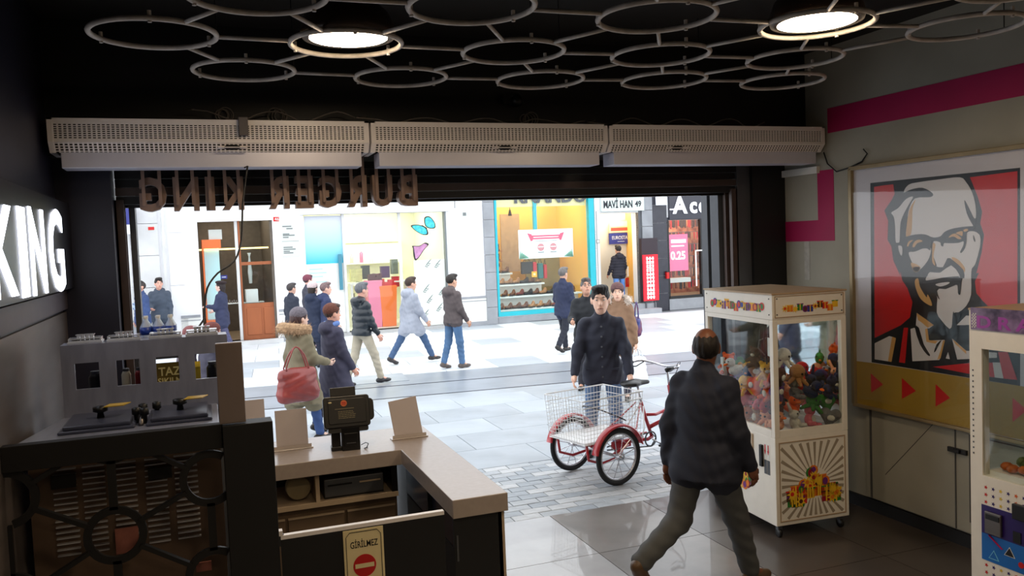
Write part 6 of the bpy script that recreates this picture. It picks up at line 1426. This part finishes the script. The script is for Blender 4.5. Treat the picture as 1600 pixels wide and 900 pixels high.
hang_bag('carrier_bag', 'white plastic carrier bag hanging from the hand of the woman in brown', held(tp, jp, -1), .36, .09, .40, mat('white_plastic_bag', (.92, .93, .94), .4, noise=.04), R(20), .10)
hang_bag('shoulder_bag', 'dark red and blue shoulder bag behind the woman in brown', Vector((5.98, 10.95, 1.38)), .28, .07, .26, mat('maroon_blue_bag', (.42, .14, .22), .6, noise=.8, scale=7, col2=(.20, .26, .50)), R(60), .22)
x_, z_ = fp(968, 470, .12)
person('person in black puffer jacket and jeans in the yellow doorway, seen from behind', 0, 0, 0, 1.78, mw=FM @ Matrix.Translation((x_, .10, .30)), skin=(.8, .6, .5), legL=(-3, 6, 4), legR=(8, 7, 4), armL=(10, 12, 24), armR=(10, 14, 26), top=(.13, .12, .17), hem=.84, bulk=1.12, quilt=.085, hood=True, pants=(.36, .52, .76), hair=('short', (.13, .09, .08)))
person('young man in brown hooded jacket and blue jeans at the kerb', 4.36, 15.15, -68, 1.75, skin=(.86, .66, .55), legL=(-6, 2, 12), legR=(8, 2, 4), armL=(8, 8, 30), armR=(6, 8, 26), head=(0, 2), top=(.36, .32, .32), hem=.85, hood=True, pants=(.32, .45, .60), shoe=(.34, .30, .28), hair=('short', (.16, .12, .10)))
person('person in long pale grey coat and jeans striding right', 3.82, 16.3, -75, 1.75, skin=(.86, .66, .56), legL=(-26, 2, 8), legR=(30, 2, 6), armL=(-14, 8, 10), armR=(16, 8, 16), lean=2, top=(.66, .68, .73), hem=.66, bulk=1.08, hood=True, pants=(.26, .36, .50), shoe=(.20, .18, .18), hair=('short', (.26, .18, .14)))
person('grey-haired man in shiny black padded jacket and beige trousers', 2.46, 14.15, -70, 1.74, skin=(.88, .66, .58), legL=(-14, 2, 10), legR=(22, 2, 8), armL=(2, 8, 12), armR=(10, 8, 18), lean=2, topmat=mat('shiny_black_padded', (.13, .16, .19), .32, noise=.3, scale=9, bump=.5), hem=.86, bulk=1.12, quilt=.11, hood=True, pants=(.74, .70, .62), shoe=(.16, .15, .16), hair=('short', (.42, .42, .44)))
person('person in dark coat and pale knit hat holding a phone to the face', 2.02, 17.0, -55, 1.68, skin=(.90, .74, .68), armR=(20, 10, 120, 25), armL=(16, 8, 90, 30), head=(8, -8), top=(.12, .16, .26), hem=.62, bulk=1.15, hood=True, pants=(.12, .14, .22), hair=('long', (.2, .15, .12)), hat=('beanie', (.84, .76, .76)), female=True)
person('person in navy blue coat with hood just behind the pale knit hat', 2.25, 16.9, -85, 1.66, skin=(.88, .68, .6), armR=(8, 8, 20), top=(.18, .22, .36), hem=.60, bulk=1.15, hood=True, pants=(.14, .17, .28), hair=('short', (.5, .4, .4)), female=True)
person('person in burgundy knit hat, mostly hidden behind the dark-coated pair', 2.30, 20.3, -70, 1.72, skin=(.9, .7, .64), top=(.25, .25, .30), hem=.7, hair=('short', (.3, .2, .2)), hat=('beanie', (.50, .26, .32)), female=True)
person('bare-headed dark-haired person half hidden left of the dark-coated pair', 1.75, 18.6, -60, 1.62, skin=(.8, .62, .54), top=(.16, .18, .24), hair=('short', (.25, .22, .22)))
person('person in plum-grey coat, brown knit hat and blue scarf walking right', 1.50, 10.80, -72, 1.62, skin=(.90, .66, .56), legL=(-12, 2, 12), legR=(16, 2, 6), armL=(0, 8, 12), armR=(10, 8, 20), top=(.25, .24, .32), hem=.56, bulk=1.18, hood=True, scarf=(.42, .54, .78), pants=(.2, .2, .28), hair=('short', (.3, .2, .16)), hat=('beanie', (.42, .25, .20)), female=True)
tp, jp = person('woman in olive parka with big tan fur hood and grey knit hat', 1.05, 10.40, -66, 1.62, skin=(.92, .76, .68), legL=(-10, 2, 12), legR=(14, 2, 6), armL=(-8, 14, 12), armR=(12, 10, 60, 15), top=(.52, .48, .38), hem=.52, bulk=1.22, hood=True, fur=(.74, .60, .46), fsz=2.2, pants=(.22, .32, .52), hair=('long', (.3, .22, .2)), hat=('beanie', (.45, .42, .45)), female=True)
hang_bag('shoulder_bag', 'large shiny red-brown leather bag on the side of the woman in the parka', Vector((.96, 10.02, 1.22)), .46, .12, .36, mat('red_leather', (.56, .24, .22), .25, noise=.25, scale=5, bump=.3), R(15), .24)
person('woman in dark blue coat and black beret passing the jeweller window', .36, 21.3, 65, 1.66, skin=(.92, .76, .70), legL=(-14, 2, 8), legR=(16, 2, 4), armL=(16, 8, 80, 20), armR=(8, 8, 60, 15), head=(0, -5), top=(.18, .20, .32), hem=.66, bulk=1.1, pants=(.30, .30, .42), hair=('long', (.15, .1, .1)), hat=('beret', (.16, .10, .11)), female=True)
person('young man in dark grey hooded jacket by the far left wall', -1.02, 21.6, 175, 1.80, skin=(.88, .68, .58), armL=(4, 8, 15), armR=(10, 8, 70, 20), head=(18, 0), top=(.26, .30, .36), hem=.82, bulk=1.08, hood=True, collar=False, pants=(.2, .22, .3), hair=('short', (.14, .1, .08)))
person('person in bright blue jacket with pale print, turned away at the far left', -1.38, 21.0, 120, 1.76, skin=(.84, .62, .54), top=(.20, .28, .46), hem=.82, bulk=1.12, pants=(.2, .22, .3), hair=('short', (.2, .16, .15)), head=(10, -15),
       extras=lambda t, J: MB().box(-.13, .13, -.005, .005, 0, .16).build('pale_print', mat('pale_back_print', (.70, .78, .86), .6, noise=.6, scale=20, col2=(.25, .33, .5)), t).__setattr__('location', Vector(J['up']((0, .148, 1.12)))))
person('person with reddish brown hair low behind the stainless machine', -.06, 10.7, -70, 1.50, skin=(.85, .62, .55), lean=12, top=(.25, .24, .3), hem=.75, hair=('long', (.42, .22, .18)), hat=('beanie', (.42, .22, .20)), female=True)
person('second low figure in a dull red hat left of the reddish-haired one', -.32, 10.9, -70, 1.46, skin=(.85, .62, .55), lean=14, top=(.3, .26, .3), hem=.75, hair=('short', (.4, .22, .2)), hat=('beanie', (.50, .30, .30)), female=True)
